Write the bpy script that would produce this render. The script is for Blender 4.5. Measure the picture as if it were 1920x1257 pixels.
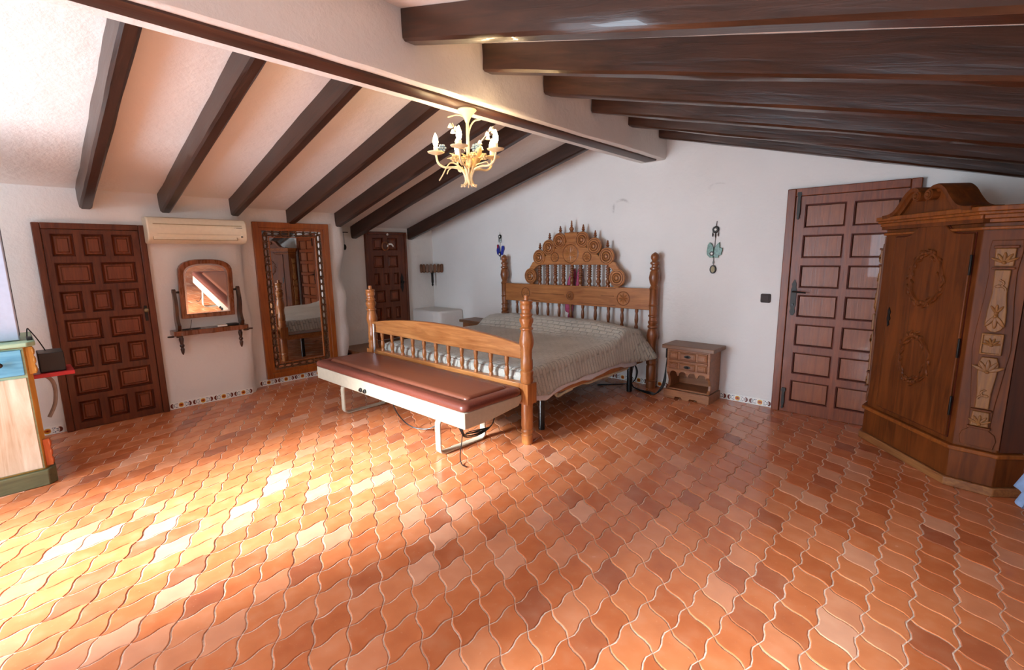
import bpy, math, random
from mathutils import Matrix, Vector
from mathutils import noise as mnoise
import numpy as np
random.seed(7)
S = bpy.context.scene
for o in list(bpy.data.objects): bpy.data.objects.remove(o)
COL = S.collection
PI = math.pi
R = math.radians

# ------------------------------------------------------------------ camera, world, sun, daylight, exposure
F_PX, PITCH, ROLL, YAW, CAM_H = 884.71, R(9.52929), R(-0.78575), R(42.9691), 1.45
fwd = Vector((-math.sin(YAW)*math.cos(PITCH), math.cos(YAW)*math.cos(PITCH), -math.sin(PITCH)))
right = Vector((math.cos(YAW), math.sin(YAW), 0)); up = right.cross(fwd)
r2 = math.cos(ROLL)*right + math.sin(ROLL)*up
u2 = -math.sin(ROLL)*right + math.cos(ROLL)*up
cam_d = bpy.data.cameras.new('camera'); cam = bpy.data.objects.new('camera', cam_d); COL.objects.link(cam)
cam_d.sensor_width = 36.0; cam_d.sensor_fit = 'HORIZONTAL'; cam_d.lens = 36.0*F_PX/1920.0
cam_d.clip_start = 0.05; cam_d.clip_end = 100
M = Matrix.Identity(4)
for i in range(3):
    M[i][0] = r2[i]; M[i][1] = u2[i]; M[i][2] = -fwd[i]
M[0][3], M[1][3], M[2][3] = 0.0, 0.0, CAM_H
cam.matrix_world = M
S.camera = cam

def project(p):
    q = Vector(p)-Vector((0,0,CAM_H)); d = q.dot(fwd)
    if d < 0.05: return None
    return (960+F_PX*q.dot(r2)/d, 628.5-F_PX*q.dot(u2)/d, d)

world = bpy.data.worlds.new('sky'); S.world = world; world.use_nodes = True
bg = world.node_tree.nodes['Background']
bg.inputs[0].default_value = (0.69, 0.845, 1.0, 1); bg.inputs[1].default_value = 14.5

# rear wall openings (behind the camera): a double garden door and a wide window
REAR_Y = -2.0
DOOR_OPEN = (-4.15, -2.70, 0.0, 2.22)
WIN_OPEN = (-1.3, -0.45, 0.95, 1.85)
def portal(name, op):
    l = bpy.data.lights.new(name, 'AREA'); l.shape = 'RECTANGLE'; l.size = op[1]-op[0]; l.size_y = op[3]-op[2]
    l.cycles.is_portal = True
    o = bpy.data.objects.new(name, l); COL.objects.link(o)
    o.location = ((op[0]+op[1])/2, REAR_Y-0.02, (op[2]+op[3])/2)
    o.rotation_euler = (R(90), 0, 0)      # -Z of the lamp -> +Y, into the room
    return o
portal('daylight_portal', DOOR_OPEN); portal('daylight_portal', WIN_OPEN)

sun_l = bpy.data.lights.new('sun', 'SUN'); sun_l.energy = 24.0; sun_l.angle = R(16.0); sun_l.color = (0.82, 0.93, 1.0)
sun = bpy.data.objects.new('sun', sun_l); COL.objects.link(sun)
sd = Vector((0.15, 1.0, -0.47)).normalized()
sun.rotation_euler = sd.to_track_quat('-Z', 'Y').to_euler(); sun.location = (-4, -6, 5)

vs = S.view_settings
vs.view_transform = 'Standard'; vs.look = 'None'; vs.gamma = 1.0; vs.use_curve_mapping = False
vs.exposure = 0.65

# ------------------------------------------------------------------ materials
def lin(h):
    h = h.lstrip('#'); out = []
    for i in (0, 2, 4):
        c = int(h[i:i+2], 16)/255.0
        out.append(c/12.92 if c <= 0.04045 else ((c+0.055)/1.055)**2.4)
    return tuple(out)+(1.0,)
class NT:
    def __init__(s, name):
        s.m = bpy.data.materials.new(name); s.m.use_nodes = True
        s.t = s.m.node_tree; s.n = s.t.nodes; s.b = s.n['Principled BSDF']
    def add(s, typ, **kw):
        x = s.n.new(typ)
        for k, v in kw.items():
            if k.startswith('_'): setattr(x, k[1:], v)
        return x
    def link(s, a, b): s.t.links.new(a, b)
    def set(s, **kw):
        for k, v in kw.items():
            s.b.inputs[k.replace('_', ' ')].default_value = v
    def math(s, op, a, b=None, clamp=False):
        x = s.n.new('ShaderNodeMath'); x.operation = op; x.use_clamp = clamp
        for i, v in enumerate((a, b)):
            if v is None: continue
            if isinstance(v, (int, float)): x.inputs[i].default_value = v
            else: s.link(v, x.inputs[i])
        return x.outputs[0]
    def mix(s, fac, a, b):
        x = s.n.new('ShaderNodeMix'); x.data_type = 'RGBA'
        for sock, v in ((x.inputs[0], fac), (x.inputs[6], a), (x.inputs[7], b)):
            if isinstance(v, (int, float)): sock.default_value = v
            elif isinstance(v, tuple): sock.default_value = v
            else: s.link(v, sock)
        return x.outputs[2]
    def coords(s, scale=(1, 1, 1), kind='Object'):
        tc = s.n.new('ShaderNodeTexCoord'); mp = s.n.new('ShaderNodeMapping')
        mp.inputs['Scale'].default_value = scale
        s.link(tc.outputs[kind], mp.inputs[0]); return mp.outputs[0]
    def noise(s, vec, scale, detail=4, rough=0.55, dist=0.0):
        x = s.n.new('ShaderNodeTexNoise'); x.inputs['Scale'].default_value = scale
        x.inputs['Detail'].default_value = detail; x.inputs['Roughness'].default_value = rough
        x.inputs['Distortion'].default_value = dist
        s.link(vec, x.inputs['Vector']); return x.outputs[0]
    def ramp(s, fac, stops):
        x = s.n.new('ShaderNodeValToRGB'); e = x.color_ramp.elements
        e[0].position, e[0].color = stops[0]; e[1].position, e[1].color = stops[-1]
        for p, c in stops[1:-1]:
            k = e.new(p); k.color = c
        s.link(fac, x.inputs[0]); return x.outputs[0]
    def bump(s, h, strength=0.3, dist=0.01):
        x = s.n.new('ShaderNodeBump'); x.inputs['Strength'].default_value = strength
        x.inputs['Distance'].default_value = dist
        s.link(h, x.inputs['Height']); s.link(x.outputs[0], s.b.inputs['Normal'])

def plain(name, hexc, rough=0.5, metal=0.0, var=0.06, nscale=30, bump=0.0, coat=0.0, spec=0.5):
    t = NT(name); c = lin(hexc)
    v = t.coords(); n = t.noise(v, nscale)
    lo = tuple(max(0, x*(1-var*2)) for x in c[:3])+(1,); hi = tuple(min(1, x*(1+var*2)) for x in c[:3])+(1,)
    t.link(t.ramp(n, [(0.3, lo), (0.7, hi)]), t.b.inputs['Base Color'])
    t.set(Roughness=rough, Metallic=metal, Coat_Weight=coat, Specular_IOR_Level=spec)
    if bump: t.bump(n, bump, 0.004)
    return t.m

def wood(name, dark, light, rough=0.4, axis='z', scale=1.0, bump=0.25, coat=0.0, spec=0.5, tilt=0.0):
    t = NT(name)
    sc = {'x': (1.2, 14, 14), 'y': (14, 1.2, 14), 'z': (14, 14, 1.2)}[axis]
    v = t.coords((1, 1, 1))
    v.node.inputs['Rotation'].default_value = (0, tilt, 0)
    mp = t.add('ShaderNodeMapping'); mp.inputs['Scale'].default_value = tuple(k*scale for k in sc); t.link(v, mp.inputs[0]); v = mp.outputs[0]
    g = t.noise(v, 2.2, 6, 0.6, 1.2)
    v2 = t.coords((1.7, 1.7, 1.7)); b = t.noise(v2, 1.6, 3, 0.5)
    f = t.math('ADD', t.math('MULTIPLY', g, 0.7), t.math('MULTIPLY', b, 0.3))
    t.link(t.ramp(f, [(0.33, lin(dark)), (0.66, lin(light))]), t.b.inputs['Base Color'])
    t.link(t.math('ADD', t.math('MULTIPLY', g, 0.18), rough-0.09), t.b.inputs['Roughness'])
    t.set(Coat_Weight=coat, Specular_IOR_Level=spec)
    t.bump(g, bump, 0.004)
    return t.m

def plaster(name, hexc, marks=()):
    t = NT(name); v = t.coords()
    n1 = t.noise(v, 1.3, 3, 0.5); n2 = t.noise(v, 9.0, 5, 0.6); n3 = t.noise(v, 60, 3, 0.6)
    c = lin(hexc); lo = tuple(x*0.94 for x in c[:3])+(1,)
    col = t.ramp(n1, [(0.35, lo), (0.65, c)])
    sep = t.add('ShaderNodeSeparateXYZ'); t.link(v, sep.inputs[0])
    for (mx, mz, rx, rz, thr, hexm, amt) in marks:           # worn smudges with an irregular edge
        dx = t.math('DIVIDE', t.math('SUBTRACT', sep.outputs[0], mx), rx)
        dz = t.math('DIVIDE', t.math('SUBTRACT', sep.outputs[2], mz), rz)
        d = t.math('SQRT', t.math('ADD', t.math('MULTIPLY', dx, dx), t.math('MULTIPLY', dz, dz)))
        ring = t.math('ABSOLUTE', t.math('SUBTRACT', d, thr))
        k = t.math('SUBTRACT', 1.0, t.math('MULTIPLY', ring, 5.0), True)
        k = t.math('MULTIPLY', k, t.math('MULTIPLY', t.math('SUBTRACT', t.noise(v, 14, 4), 0.40, True), 4.0, True))
        k = t.math('MULTIPLY', k, t.math('MULTIPLY', t.math('ADD', t.math('SUBTRACT', dz, t.math('MULTIPLY', dx, 0.7)), 0.1), 1.5, True))
        col = t.mix(t.math('MULTIPLY', k, amt), col, lin(hexm))
    t.link(col, t.b.inputs['Base Color'])
    t.set(Roughness=0.85, Specular_IOR_Level=0.25)
    h = t.math('ADD', t.math('MULTIPLY', n2, 1.0), t.math('MULTIPLY', n3, 0.12))
    t.bump(h, 0.45, 0.02)
    return t.m

def terracotta(name, from_object):
    t = NT(name)
    if from_object:
        oi = t.add('ShaderNodeObjectInfo'); rnd = oi.outputs['Random']
    else:
        at = t.add('ShaderNodeAttribute'); at.attribute_name = 'tile_shade'; rnd = at.outputs['Fac']
    geo = t.add('ShaderNodeNewGeometry')
    n = t.noise(geo.outputs['Position'], 11, 2, 0.45); n2 = t.noise(geo.outputs['Position'], 60, 4, 0.65); n3 = t.noise(geo.outputs['Position'], 1.1, 2)
    col = t.ramp(rnd, [(0.0, lin('#92503a')), (0.14, lin('#b36138')), (0.42, lin('#c46f42')), (0.68, lin('#ca7a4d')), (0.90, lin('#d08862')), (1.0, lin('#d9a486'))])
    blotch = t.ramp(n, [(0.25, lin('#a45a36')), (0.5, lin('#c8774a')), (0.78, lin('#dda07a'))])
    col = t.mix(0.26, col, blotch)
    col = t.mix(t.math('MULTIPLY', t.math('SUBTRACT', n2, 0.62, True), 1.6, True), col, lin('#e3b394'))
    t.link(col, t.b.inputs['Base Color'])
    t.link(t.math('ADD', 0.10, t.math('MULTIPLY', n, 0.22)), t.b.inputs['Roughness'])
    t.set(Specular_IOR_Level=0.55)
    t.bump(t.math('ADD', n, t.math('MULTIPLY', n2, 0.18)), 0.12, 0.006)
    return t.m

def motif_tile(name):
    """glazed skirting tile: brown half discs at both ends, an orange and yellow flower, small blue-green leaves"""
    t = NT(name)
    tc = t.add('ShaderNodeTexCoord'); sep = t.add('ShaderNodeSeparateXYZ'); t.link(tc.outputs['Object'], sep.inputs[0])
    x, z = sep.outputs[0], sep.outputs[2]
    def ell(cx, cz, rx, rz, hard=8.0):
        dx = t.math('DIVIDE', t.math('SUBTRACT', t.math('ABSOLUTE', x), cx), rx)
        dz = t.math('DIVIDE', t.math('SUBTRACT', t.math('ABSOLUTE', t.math('SUBTRACT', z, 0.034)), cz), rz)
        d = t.math('ADD', t.math('MULTIPLY', dx, dx), t.math('MULTIPLY', dz, dz))
        return t.math('MULTIPLY', t.math('SUBTRACT', 1.0, d), hard, True)
    col = lin('#f2efe9')
    white = col
    # half discs: dark disc at the end, cut by a white one nearer the middle
    col = t.mix(ell(0.076, 0.0, 0.019, 0.024), col, lin('#6b2a18'))
    col = t.mix(ell(0.060, 0.0, 0.0165, 0.022), col, white)
    for cx, cz, rx, rz, h in ((0.066, 0.0, 0.012, 0.0022, '#3d2b22'), (0.062, 0.010, 0.010, 0.003, '#2f4a4a'), (0.046, 0.017, 0.005, 0.0045, '#314f6a'),
                              (0.036, 0.006, 0.007, 0.002, '#4b6a63'), (0.034, 0.020, 0.006, 0.0025, '#3a3a30')):
        col = t.mix(ell(cx, cz, rx, rz), col, lin(h))
    col = t.mix(ell(0.0, 0.006, 0.022, 0.017), col, lin('#d8a22a'))
    col = t.mix(ell(0.0, 0.0, 0.020, 0.012), col, lin('#b4481c'))
    col = t.mix(ell(0.0, 0.0, 0.007, 0.006), col, lin('#7a2c14'))
    t.link(col, t.b.inputs['Base Color']); t.set(Roughness=0.18, Specular_IOR_Level=0.5)
    return t.m

def emit(name, rgb, strength):
    t = NT(name); t.set(Base_Color=(1, 0.9, 0.7, 1), Emission_Color=rgb+(1,), Emission_Strength=strength, Roughness=0.3)
    return t.m

def quilt(name):
    t = NT(name); v = t.coords()
    br = t.add('ShaderNodeTexBrick'); br.inputs['Scale'].default_value = 1.0
    br.inputs['Brick Width'].default_value = 0.085; br.inputs['Row Height'].default_value = 0.042; br.inputs['Mortar Size'].default_value = 0.006
    br.inputs['Mortar Smooth'].default_value = 1.0
    t.link(v, br.inputs['Vector'])
    n = t.noise(v, 120, 4, 0.7); n2 = t.noise(v, 3.5, 3)
    col = t.ramp(t.math('ADD', t.math('MULTIPLY', n, 0.6), t.math('MULTIPLY', n2, 0.4)), [(0.35, lin('#b4b0a4')), (0.65, lin('#dad6ca'))])
    col = t.mix(t.math('MULTIPLY', br.outputs['Fac'], 0.35), col, lin('#8a877c'))
    t.link(col, t.b.inputs['Base Color'])
    t.set(Roughness=0.62, Sheen_Weight=0.35, Sheen_Roughness=0.4, Specular_IOR_Level=0.35)
    h = t.math('SUBTRACT', t.math('MULTIPLY', n, 0.5), br.outputs['Fac'])
    t.bump(h, 0.9, 0.012)
    return t.m

MT = {
 'plaster': plaster('white_plaster', '#e9e4de'),
 'plaster_back': plaster('white_plaster_back', '#ebe7e3', ((-2.78, 1.95, 0.11, 0.10, 0.95, '#6f655c', 0.5), (-1.74, 2.075, 0.10, 0.045, 0.8, '#7d736a', 0.35))),
 'beam': wood('dark_beam_wood', '#1e110c', '#402519', 0.40, 'x', 0.8, 0.5, 0.12, tilt=math.atan(0.255)),
 'beam_r': wood('glossy_dark_beam_wood', '#231209', '#472716', 0.36, 'x', 0.8, 0.5, 0.25, tilt=-math.atan(0.265)),
 'strip': wood('ridge_strip_wood', '#2e1a12', '#553122', 0.45, 'y', 0.8, 0.4),
 'bedwood': wood('honey_pine', '#8a4a20', '#c37f45', 0.34, 'z', 1.0, 0.2, 0.2),
 'bedwood_x': wood('honey_pine_rail', '#9a5a2a', '#cd8c50', 0.36, 'x', 0.9, 0.2, 0.2),
 'bedturn': wood('turned_walnut', '#5e2f15', '#9c5c30', 0.36, 'z', 1.0, 0.2, 0.15),
 'bedrail': wood('carved_head_rail', '#8c5027', '#bf7d45', 0.4, 'x', 0.9, 0.2, 0.1),
 'carve': plain('carved_recess', '#5f3016', 0.6),
 'door_dark': wood('dark_mahogany_door', '#461e0e', '#743a1d', 0.38, 'z', 1.0, 0.25, 0.08, 0.35),
 'door_panel': wood('dark_mahogany_panel', '#522411', '#854425', 0.36, 'z', 1.0, 0.25, 0.1, 0.35),
 'door_red': wood('reddish_door', '#642d17', '#8d4825', 0.38, 'z', 1.0, 0.25, 0.15, 0.4),
 'door_red_panel': wood('reddish_door_panel', '#6f371f', '#985632', 0.36, 'z', 1.2, 0.35, 0.15, 0.4),
 'door_line': plain('moulding_shade_line', '#552214', 0.6, spec=0.2),  # red door's own moulding colour; on the others painted shade lines
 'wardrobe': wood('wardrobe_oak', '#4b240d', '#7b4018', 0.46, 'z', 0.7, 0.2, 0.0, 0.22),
 'wardrobe_shaded': wood('wardrobe_shaded_oak', '#3a1a0c', '#5e2c14', 0.4, 'z', 0.7, 0.2, 0.15),  # darker copy of the oak, shade of the near side painted in
 'wardrobe_lit': wood('wardrobe_lit_oak', '#6b3514', '#9c5722', 0.46, 'z', 0.7, 0.2, 0.0, 0.25),  # lighter orange copy of the oak, light on the edges painted in
 'wardrobe_carve': wood('wardrobe_light_carving', '#6a3d16', '#9c662b', 0.5, 'z', 2.0, 0.3),
 'wardrobe_base': wood('wardrobe_worn_base', '#6b3a1d', '#a8713f', 0.5, 'x', 0.8, 0.4),
 'night': wood('nightstand_oak', '#7b4a2c', '#b0764c', 0.45, 'x', 1.0, 0.35),
 'night_dark': wood('nightstand_top_oak', '#6d4630', '#957054', 0.42, 'x', 1.2, 0.35),
 'mirror_frame': wood('tall_mirror_frame_wood', '#7c3b12', '#ad5f22', 0.34, 'z', 1.0, 0.2, 0.25),
 'mirror_carve': plain('bronze_carving', '#6e4b33', 0.32, 0.35, 0.3, 60),
 'mirror_small': wood('toilet_mirror_wood', '#4e2109', '#8a4a1c', 0.28, 'z', 1.0, 0.15, 0.4),
 'mirror_dark': wood('dark_turned_wood', '#24120a', '#4a2613', 0.3, 'z', 1.0, 0.2, 0.3),
 'iron': plain('black_iron', '#2a2623', 0.45, 0.6),
 'black': plain('black_plastic', '#141414', 0.4),
 'blacktube': plain('black_enamel', '#0f1012', 0.22, 0.0),
 'chrome': plain('chrome', '#c9c9cc', 0.15, 1.0, 0.02),
 'ac': plain('aged_ivory_plastic', '#e6d9bd', 0.32, 0, 0.02),
 'ac_line': plain('ivory_shadow_gap', '#a4916c', 0.5),
 'vinyl': plain('maroon_vinyl', '#6e382c', 0.30, 0, 0.08, 90, 0.15),
 'vinyl_in': plain('brown_vinyl_pad', '#7d4632', 0.34, 0, 0.05, 140, 0.15),
 'beige': plain('beige_enamel', '#b9ac96', 0.38, 0, 0.03),
 'white': plain('white_cotton', '#e9eaee', 0.8, 0, 0.03),
 'cream': plain('cream_strap', '#d9cba8', 0.7),
 'quilt': quilt('sage_grey_quilt'),
 'rose': plain('rose_fabric', '#b0476a', 0.75, 0, 0.12, 40, 0.2),
 'mustard': wood('mustard_paint', '#9a6420', '#c4923c', 0.5, 'z', 1.0, 0.3),
 'orange': wood('orange_paint', '#9a3c14', '#c2622a', 0.5, 'z', 1.0, 0.3),
 'green': wood('sage_paint', '#7d9a7c', '#a9c0a0', 0.5, 'y', 1.0, 0.3),
 'olive': wood('olive_plinth_paint', '#4a4830', '#6d6a48', 0.5, 'y', 1.0, 0.3),
 'blue': wood('blue_paint', '#3f7f9d', '#6ea9bf', 0.45, 'y', 1.0, 0.3),
 'palewood': wood('pale_limed_wood', '#a98a68', '#e0d2ba', 0.5, 'z', 0.45, 0.2),
 'red': plain('red_paint', '#b5262c', 0.35),
 'tv': plain('silver_tv_plastic', '#aab3c4', 0.35, 0, 0.02),
 'tv_dark': plain('dark_tv_shell', '#2b2e3a', 0.4),
 'screen': plain('tv_screen', '#4a4630', 0.15, 0, 0.3, 12),
 'grey': plain('grey_hose', '#a59b92', 0.5),
 'chand': plain('cream_enamel', '#efdcae', 0.42, 0, 0.05),
 'chand_leaf': plain('cream_leaf_enamel', '#e9c98c', 0.45, 0, 0.12, 50),
 'chand_white': plain('white_petal', '#f6efe0', 0.5),
 'chand_blue': plain('blue_petal', '#6f8496', 0.5, 0, 0.15, 50),
 'bulb': emit('lit_bulb', (1.0, 0.76, 0.42), 30.0),
 'step': wood('brown_step', '#5f351c', '#94603a', 0.4, 'y', 1.0, 0.25),
 'grout': plain('pale_grout', '#d8bfab', 0.8, 0, 0.15, 60),
 'skirt': motif_tile('flowered_skirting_tile'),
 'sage': plain('green_glaze', '#41694f', 0.3, 0, 0.3, 60),
 'bluegl': plain('cobalt_glaze', '#2a3590', 0.2, 0, 0.2, 60),
 'redgl': plain('red_glaze', '#a02a2e', 0.25),
 'silver': plain('old_silver', '#8d8f8c', 0.35, 0.8, 0.2, 200),
 'gold': plain('pale_gold', '#8c7b58', 0.5, 0.3, 0.4, 220),
 'pale': plain('bone_white', '#e8e3da', 0.5),
 'brownsw': plain('brown_switch_plastic', '#3a2a25', 0.55, spec=0.3),
 'bluecloth': plain('light_blue_cloth', '#8fb0dc', 0.8, 0, 0.1, 20),
 'sconce': wood('sconce_wood', '#3c2012', '#8a5d3c', 0.55, 'z', 1.5, 0.4),
 'tile_obj': terracotta('terracotta', True),
 'tile_stuff': terracotta('terracotta_field', False),
}
def mirror_mat():
    t = NT('silvered_glass'); t.set(Base_Color=(0.86, 0.86, 0.84, 1), Metallic=1.0, Roughness=0.015); return t.m
MT['mirror'] = mirror_mat()

# ------------------------------------------------------------------ mesh builder
WM = {}
class MB:
    def __init__(s, M=None):
        s.v = []; s.f = []; s.M = M or Matrix.Identity(4)
    def add(s, vs, fs, M=None):
        n = len(s.v); T = s.M @ M if M is not None else s.M
        s.v += [T @ Vector(p) for p in vs]; s.f += [tuple(i+n for i in f) for f in fs]; return s
    def box(s, x0, y0, z0, x1, y1, z1, M=None):
        vs = [(x0,y0,z0),(x1,y0,z0),(x1,y1,z0),(x0,y1,z0),(x0,y0,z1),(x1,y0,z1),(x1,y1,z1),(x0,y1,z1)]
        return s.add(vs, [(0,3,2,1),(4,5,6,7),(0,1,5,4),(1,2,6,5),(2,3,7,6),(3,0,4,7)], M)
    def prism(s, poly, a, b, axis='z', M=None):
        n = len(poly)
        if axis == 'z': P = [(p[0],p[1],a) for p in poly]+[(p[0],p[1],b) for p in poly]
        elif axis == 'y': P = [(p[0],a,p[1]) for p in poly]+[(p[0],b,p[1]) for p in poly]
        else: P = [(a,p[0],p[1]) for p in poly]+[(b,p[0],p[1]) for p in poly]
        fs = [tuple(range(n))[::-1], tuple(range(n,2*n))]+[(i,(i+1)%n,(i+1)%n+n,i+n) for i in range(n)]
        return s.add(P, fs, M)
    def frustum(s, x0,y0,x1,y1, z0, ix, z1, axis='z', M=None):
        """raised panel: rectangle tapering by ix to a smaller top"""
        A = [(x0,y0),(x1,y0),(x1,y1),(x0,y1)]; B = [(x0+ix,y0+ix),(x1-ix,y0+ix),(x1-ix,y1-ix),(x0+ix,y1-ix)]
        mk = {'z': lambda p,h:(p[0],p[1],h), 'y': lambda p,h:(p[0],h,p[1]), 'x': lambda p,h:(h,p[0],p[1])}[axis]
        P = [mk(p,z0) for p in A]+[mk(p,z1) for p in B]
        return s.add(P, [(3,2,1,0),(4,5,6,7)]+[(i,(i+1)%4,(i+1)%4+4,i+4) for i in range(4)], M)
    def lathe(s, prof, c=(0,0,0), n=14, M=None):
        """prof: (radius, z) from bottom to top, about the z axis through c"""
        vs = []; fs = []; m = len(prof)
        for r_, z in prof:
            for k in range(n):
                a = 2*PI*k/n; vs.append((c[0]+r_*math.cos(a), c[1]+r_*math.sin(a), c[2]+z))
        for j in range(m-1):
            for k in range(n):
                fs.append((j*n+k, j*n+(k+1)%n, (j+1)*n+(k+1)%n, (j+1)*n+k))
        fs.append(tuple(range(n))[::-1]); fs.append(tuple((m-1)*n+k for k in range(n)))
        return s.add(vs, fs, M)
    def tube(s, pts, r, n=8, M=None, closed=False):
        pts = [Vector(p) for p in pts]; m = len(pts); vs = []; fs = []
        prev = None
        for i, p in enumerate(pts):
            if closed: t = pts[(i+1)%m]-pts[i-1]
            else: t = pts[min(i+1,m-1)]-pts[max(i-1,0)]
            t.normalize()
            if prev is None:
                q = Vector((0,0,1)) if abs(t.z) < 0.9 else Vector((1,0,0))
            else: q = prev
            a = (q - t*q.dot(t)).normalized(); b = t.cross(a); prev = a
            rr = r[i] if isinstance(r, (list, tuple)) else r
            for k in range(n):
                g = 2*PI*k/n; vs.append(p+a*rr*math.cos(g)+b*rr*math.sin(g))
        for i in range(m if closed else m-1):
            j = (i+1) % m
            for k in range(n): fs.append((i*n+k, i*n+(k+1)%n, j*n+(k+1)%n, j*n+k))
        if not closed:
            fs.append(tuple(range(n))[::-1]); fs.append(tuple((m-1)*n+k for k in range(n)))
        return s.add(vs, fs, M)
    def ball(s, c, r, n=10, m=6, M=None):
        rx, ry, rz = r if isinstance(r, (tuple, list)) else (r, r, r)
        vs = [(c[0],c[1],c[2]-rz)]; fs = []
        for j in range(1, m):
            a = -PI/2+PI*j/m
            for k in range(n):
                g = 2*PI*k/n; vs.append((c[0]+rx*math.cos(a)*math.cos(g), c[1]+ry*math.cos(a)*math.sin(g), c[2]+rz*math.sin(a)))
        vs.append((c[0],c[1],c[2]+rz)); L = len(vs)-1
        for k in range(n): fs.append((0, 1+(k+1)%n, 1+k)); fs.append((L, 1+(m-2)*n+k, 1+(m-2)*n+(k+1)%n))
        for j in range(m-2):
            for k in range(n): fs.append((1+j*n+k, 1+j*n+(k+1)%n, 1+(j+1)*n+(k+1)%n, 1+(j+1)*n+k))
        return s.add(vs, fs, M)
    def grid(s, fn, nu, nv, M=None):
        vs = [fn(i/nu, j/nv) for j in range(nv+1) for i in range(nu+1)]
        w = nu+1
        return s.add(vs, [(j*w+i, j*w+i+1, (j+1)*w+i+1, (j+1)*w+i) for j in range(nv) for i in range(nu)], M)
    def mesh(s, name, mat, inv=None, smooth=True, angle=35):
        me = bpy.data.meshes.new(name)
        vs = [tuple(inv @ p) for p in s.v] if inv is not None else [tuple(p) for p in s.v]
        me.from_pydata(vs, [], s.f); me.update()
        if mat: me.materials.append(MT[mat] if isinstance(mat, str) else mat)
        if smooth:
            for p in me.polygons: p.use_smooth = True
            me.set_sharp_from_angle(angle=R(angle))
        return me
    def build(s, name, mat, parent=None, loc=None, bevel=0.0, seg=2, smooth=True, angle=35, solid=0.0):
        if parent is not None: T = WM[parent]
        else: T = Matrix.Translation(loc or (0,0,0))
        me = s.mesh(name, mat, T.inverted(), smooth, angle)
        o = bpy.data.objects.new(name, me); COL.objects.link(o)
        if parent is not None: o.parent = parent
        else: o.matrix_world = T
        WM[o] = T
        if solid:
            q = o.modifiers.new('solid', 'SOLIDIFY'); q.thickness = solid; q.offset = -1
        if bevel:
            q = o.modifiers.new('bevel', 'BEVEL'); q.width = bevel; q.segments = seg; q.limit_method = 'ANGLE'; q.angle_limit = R(40)
            q.harden_normals = False
        return o
def inst(name, me, parent, loc, rot=(0,0,0), scale=(1,1,1)):
    """part that shares mesh data; loc in world space for unrotated parents"""
    o = bpy.data.objects.new(name, me); COL.objects.link(o); o.parent = parent
    T = WM[parent].inverted() @ Vector(loc) if parent is not None else Vector(loc)
    o.location = T; o.rotation_euler = rot; o.scale = scale
    WM[o] = WM[parent] if parent is not None else Matrix.Identity(4)
    return o
def tag(o, label=None, cat=None, group=None, kind=None):
    if label: o['label'] = label
    if cat: o['category'] = cat
    if group: o['group'] = group
    if kind: o['kind'] = kind
    return o
def thing(name, label, cat, loc=(0,0,0), rotz=0.0, group=None, kind=None):
    o = bpy.data.objects.new(name, None); COL.objects.link(o)
    o.empty_display_size = 0.1
    o.location = loc; o.rotation_euler = (0,0,rotz)
    WM[o] = Matrix.Translation(loc) @ Matrix.Rotation(rotz, 4, 'Z')
    return tag(o, label, cat, group, kind)
def copy_tree(o, delta, parent=None):
    c = o.copy(); COL.objects.link(c); c.parent = parent
    if parent is None: c.location = Vector(o.location)+Vector(delta)
    for ch in [k for k in bpy.data.objects if k.parent == o]:
        copy_tree(ch, delta, c)
    return c
def arc(cx, cy, r, a0, a1, n):
    return [(cx+r*math.cos(R(a0+(a1-a0)*i/n)), cy+r*math.sin(R(a0+(a1-a0)*i/n))) for i in range(n+1)]
def spline(pts, n=6):
    """Catmull-Rom through the points"""
    P = [Vector(p) for p in pts]; P = [P[0]*2-P[1]]+P+[P[-1]*2-P[-2]]; out = []
    for i in range(1, len(P)-2):
        for k in range(n):
            t = k/n; a, b, c, d = P[i-1], P[i], P[i+1], P[i+2]
            out.append(0.5*((2*b)+(c-a)*t+(2*a-5*b+4*c-d)*t*t+(3*b-a-3*c+d)*t**3))
    out.append(P[-2]); return out
def part(name, me, parent, loc=(0,0,0), rot=(0,0,0), scale=(1,1,1)):
    """part with shared mesh data, placed in the parent's own frame"""
    o = bpy.data.objects.new(name, me); COL.objects.link(o); o.parent = parent
    o.location = loc; o.rotation_euler = rot; o.scale = scale
    WM[o] = WM[parent] @ Matrix.Translation(loc); return o

# ------------------------------------------------------------------ the shell
BACK_Y, LEFT_X, MID_X, FAR_X, RIGHT_X = 4.8, -5.5, -5.72, -6.2, 1.3
def zL(x): return 2.06+0.255*(x+5.5)
def zR(x): return 2.75-0.265*(x+2.3)

# floor: grout bed with ogee terracotta tiles on a skewed lattice
FB = MB().box(FAR_X-0.1, REAR_Y-0.1, -0.06, RIGHT_X+0.1, BACK_Y+0.1, -0.0035)
floor = tag(FB.build('floor', 'grout', loc=(0,0,0)), 'terracotta floor of wavy edged tiles with pale grout', kind='structure')
TA, TB, T0 = (0.0, 0.152), (0.1367, -0.0757), (-1.215, 1.756)
def scurve(a, b, amp, n):
    a = Vector(a); b = Vector(b); d = b-a; nn = Vector((-d.y, d.x)); out = []
    for i in range(n):
        t = i/n; out.append(a+d*t-nn*amp*math.sin(2*PI*t))
    return out
def outline(n=5):
    o = Vector((0,0)); a = Vector(TA); b = Vector(TB)
    e1 = scurve(o, b, 0.058, n); e2 = scurve(b, a+b, 0.070, n)
    e3 = [p for p in scurve(a, a+b, 0.058, n)]+[a+b]; e3 = e3[::-1][:-1]
    e4 = scurve(o, a, 0.070, n)+[a]; e4 = e4[::-1][:-1]
    return e1+e2+e3+e4
def offset_poly(P, d):
    n = len(P); out = []
    for i in range(n):
        t = (P[(i+1) % n]-P[i-1]).normalized(); nn = Vector((-t.y, t.x)); out.append(P[i]+nn*d)
    return out
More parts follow.
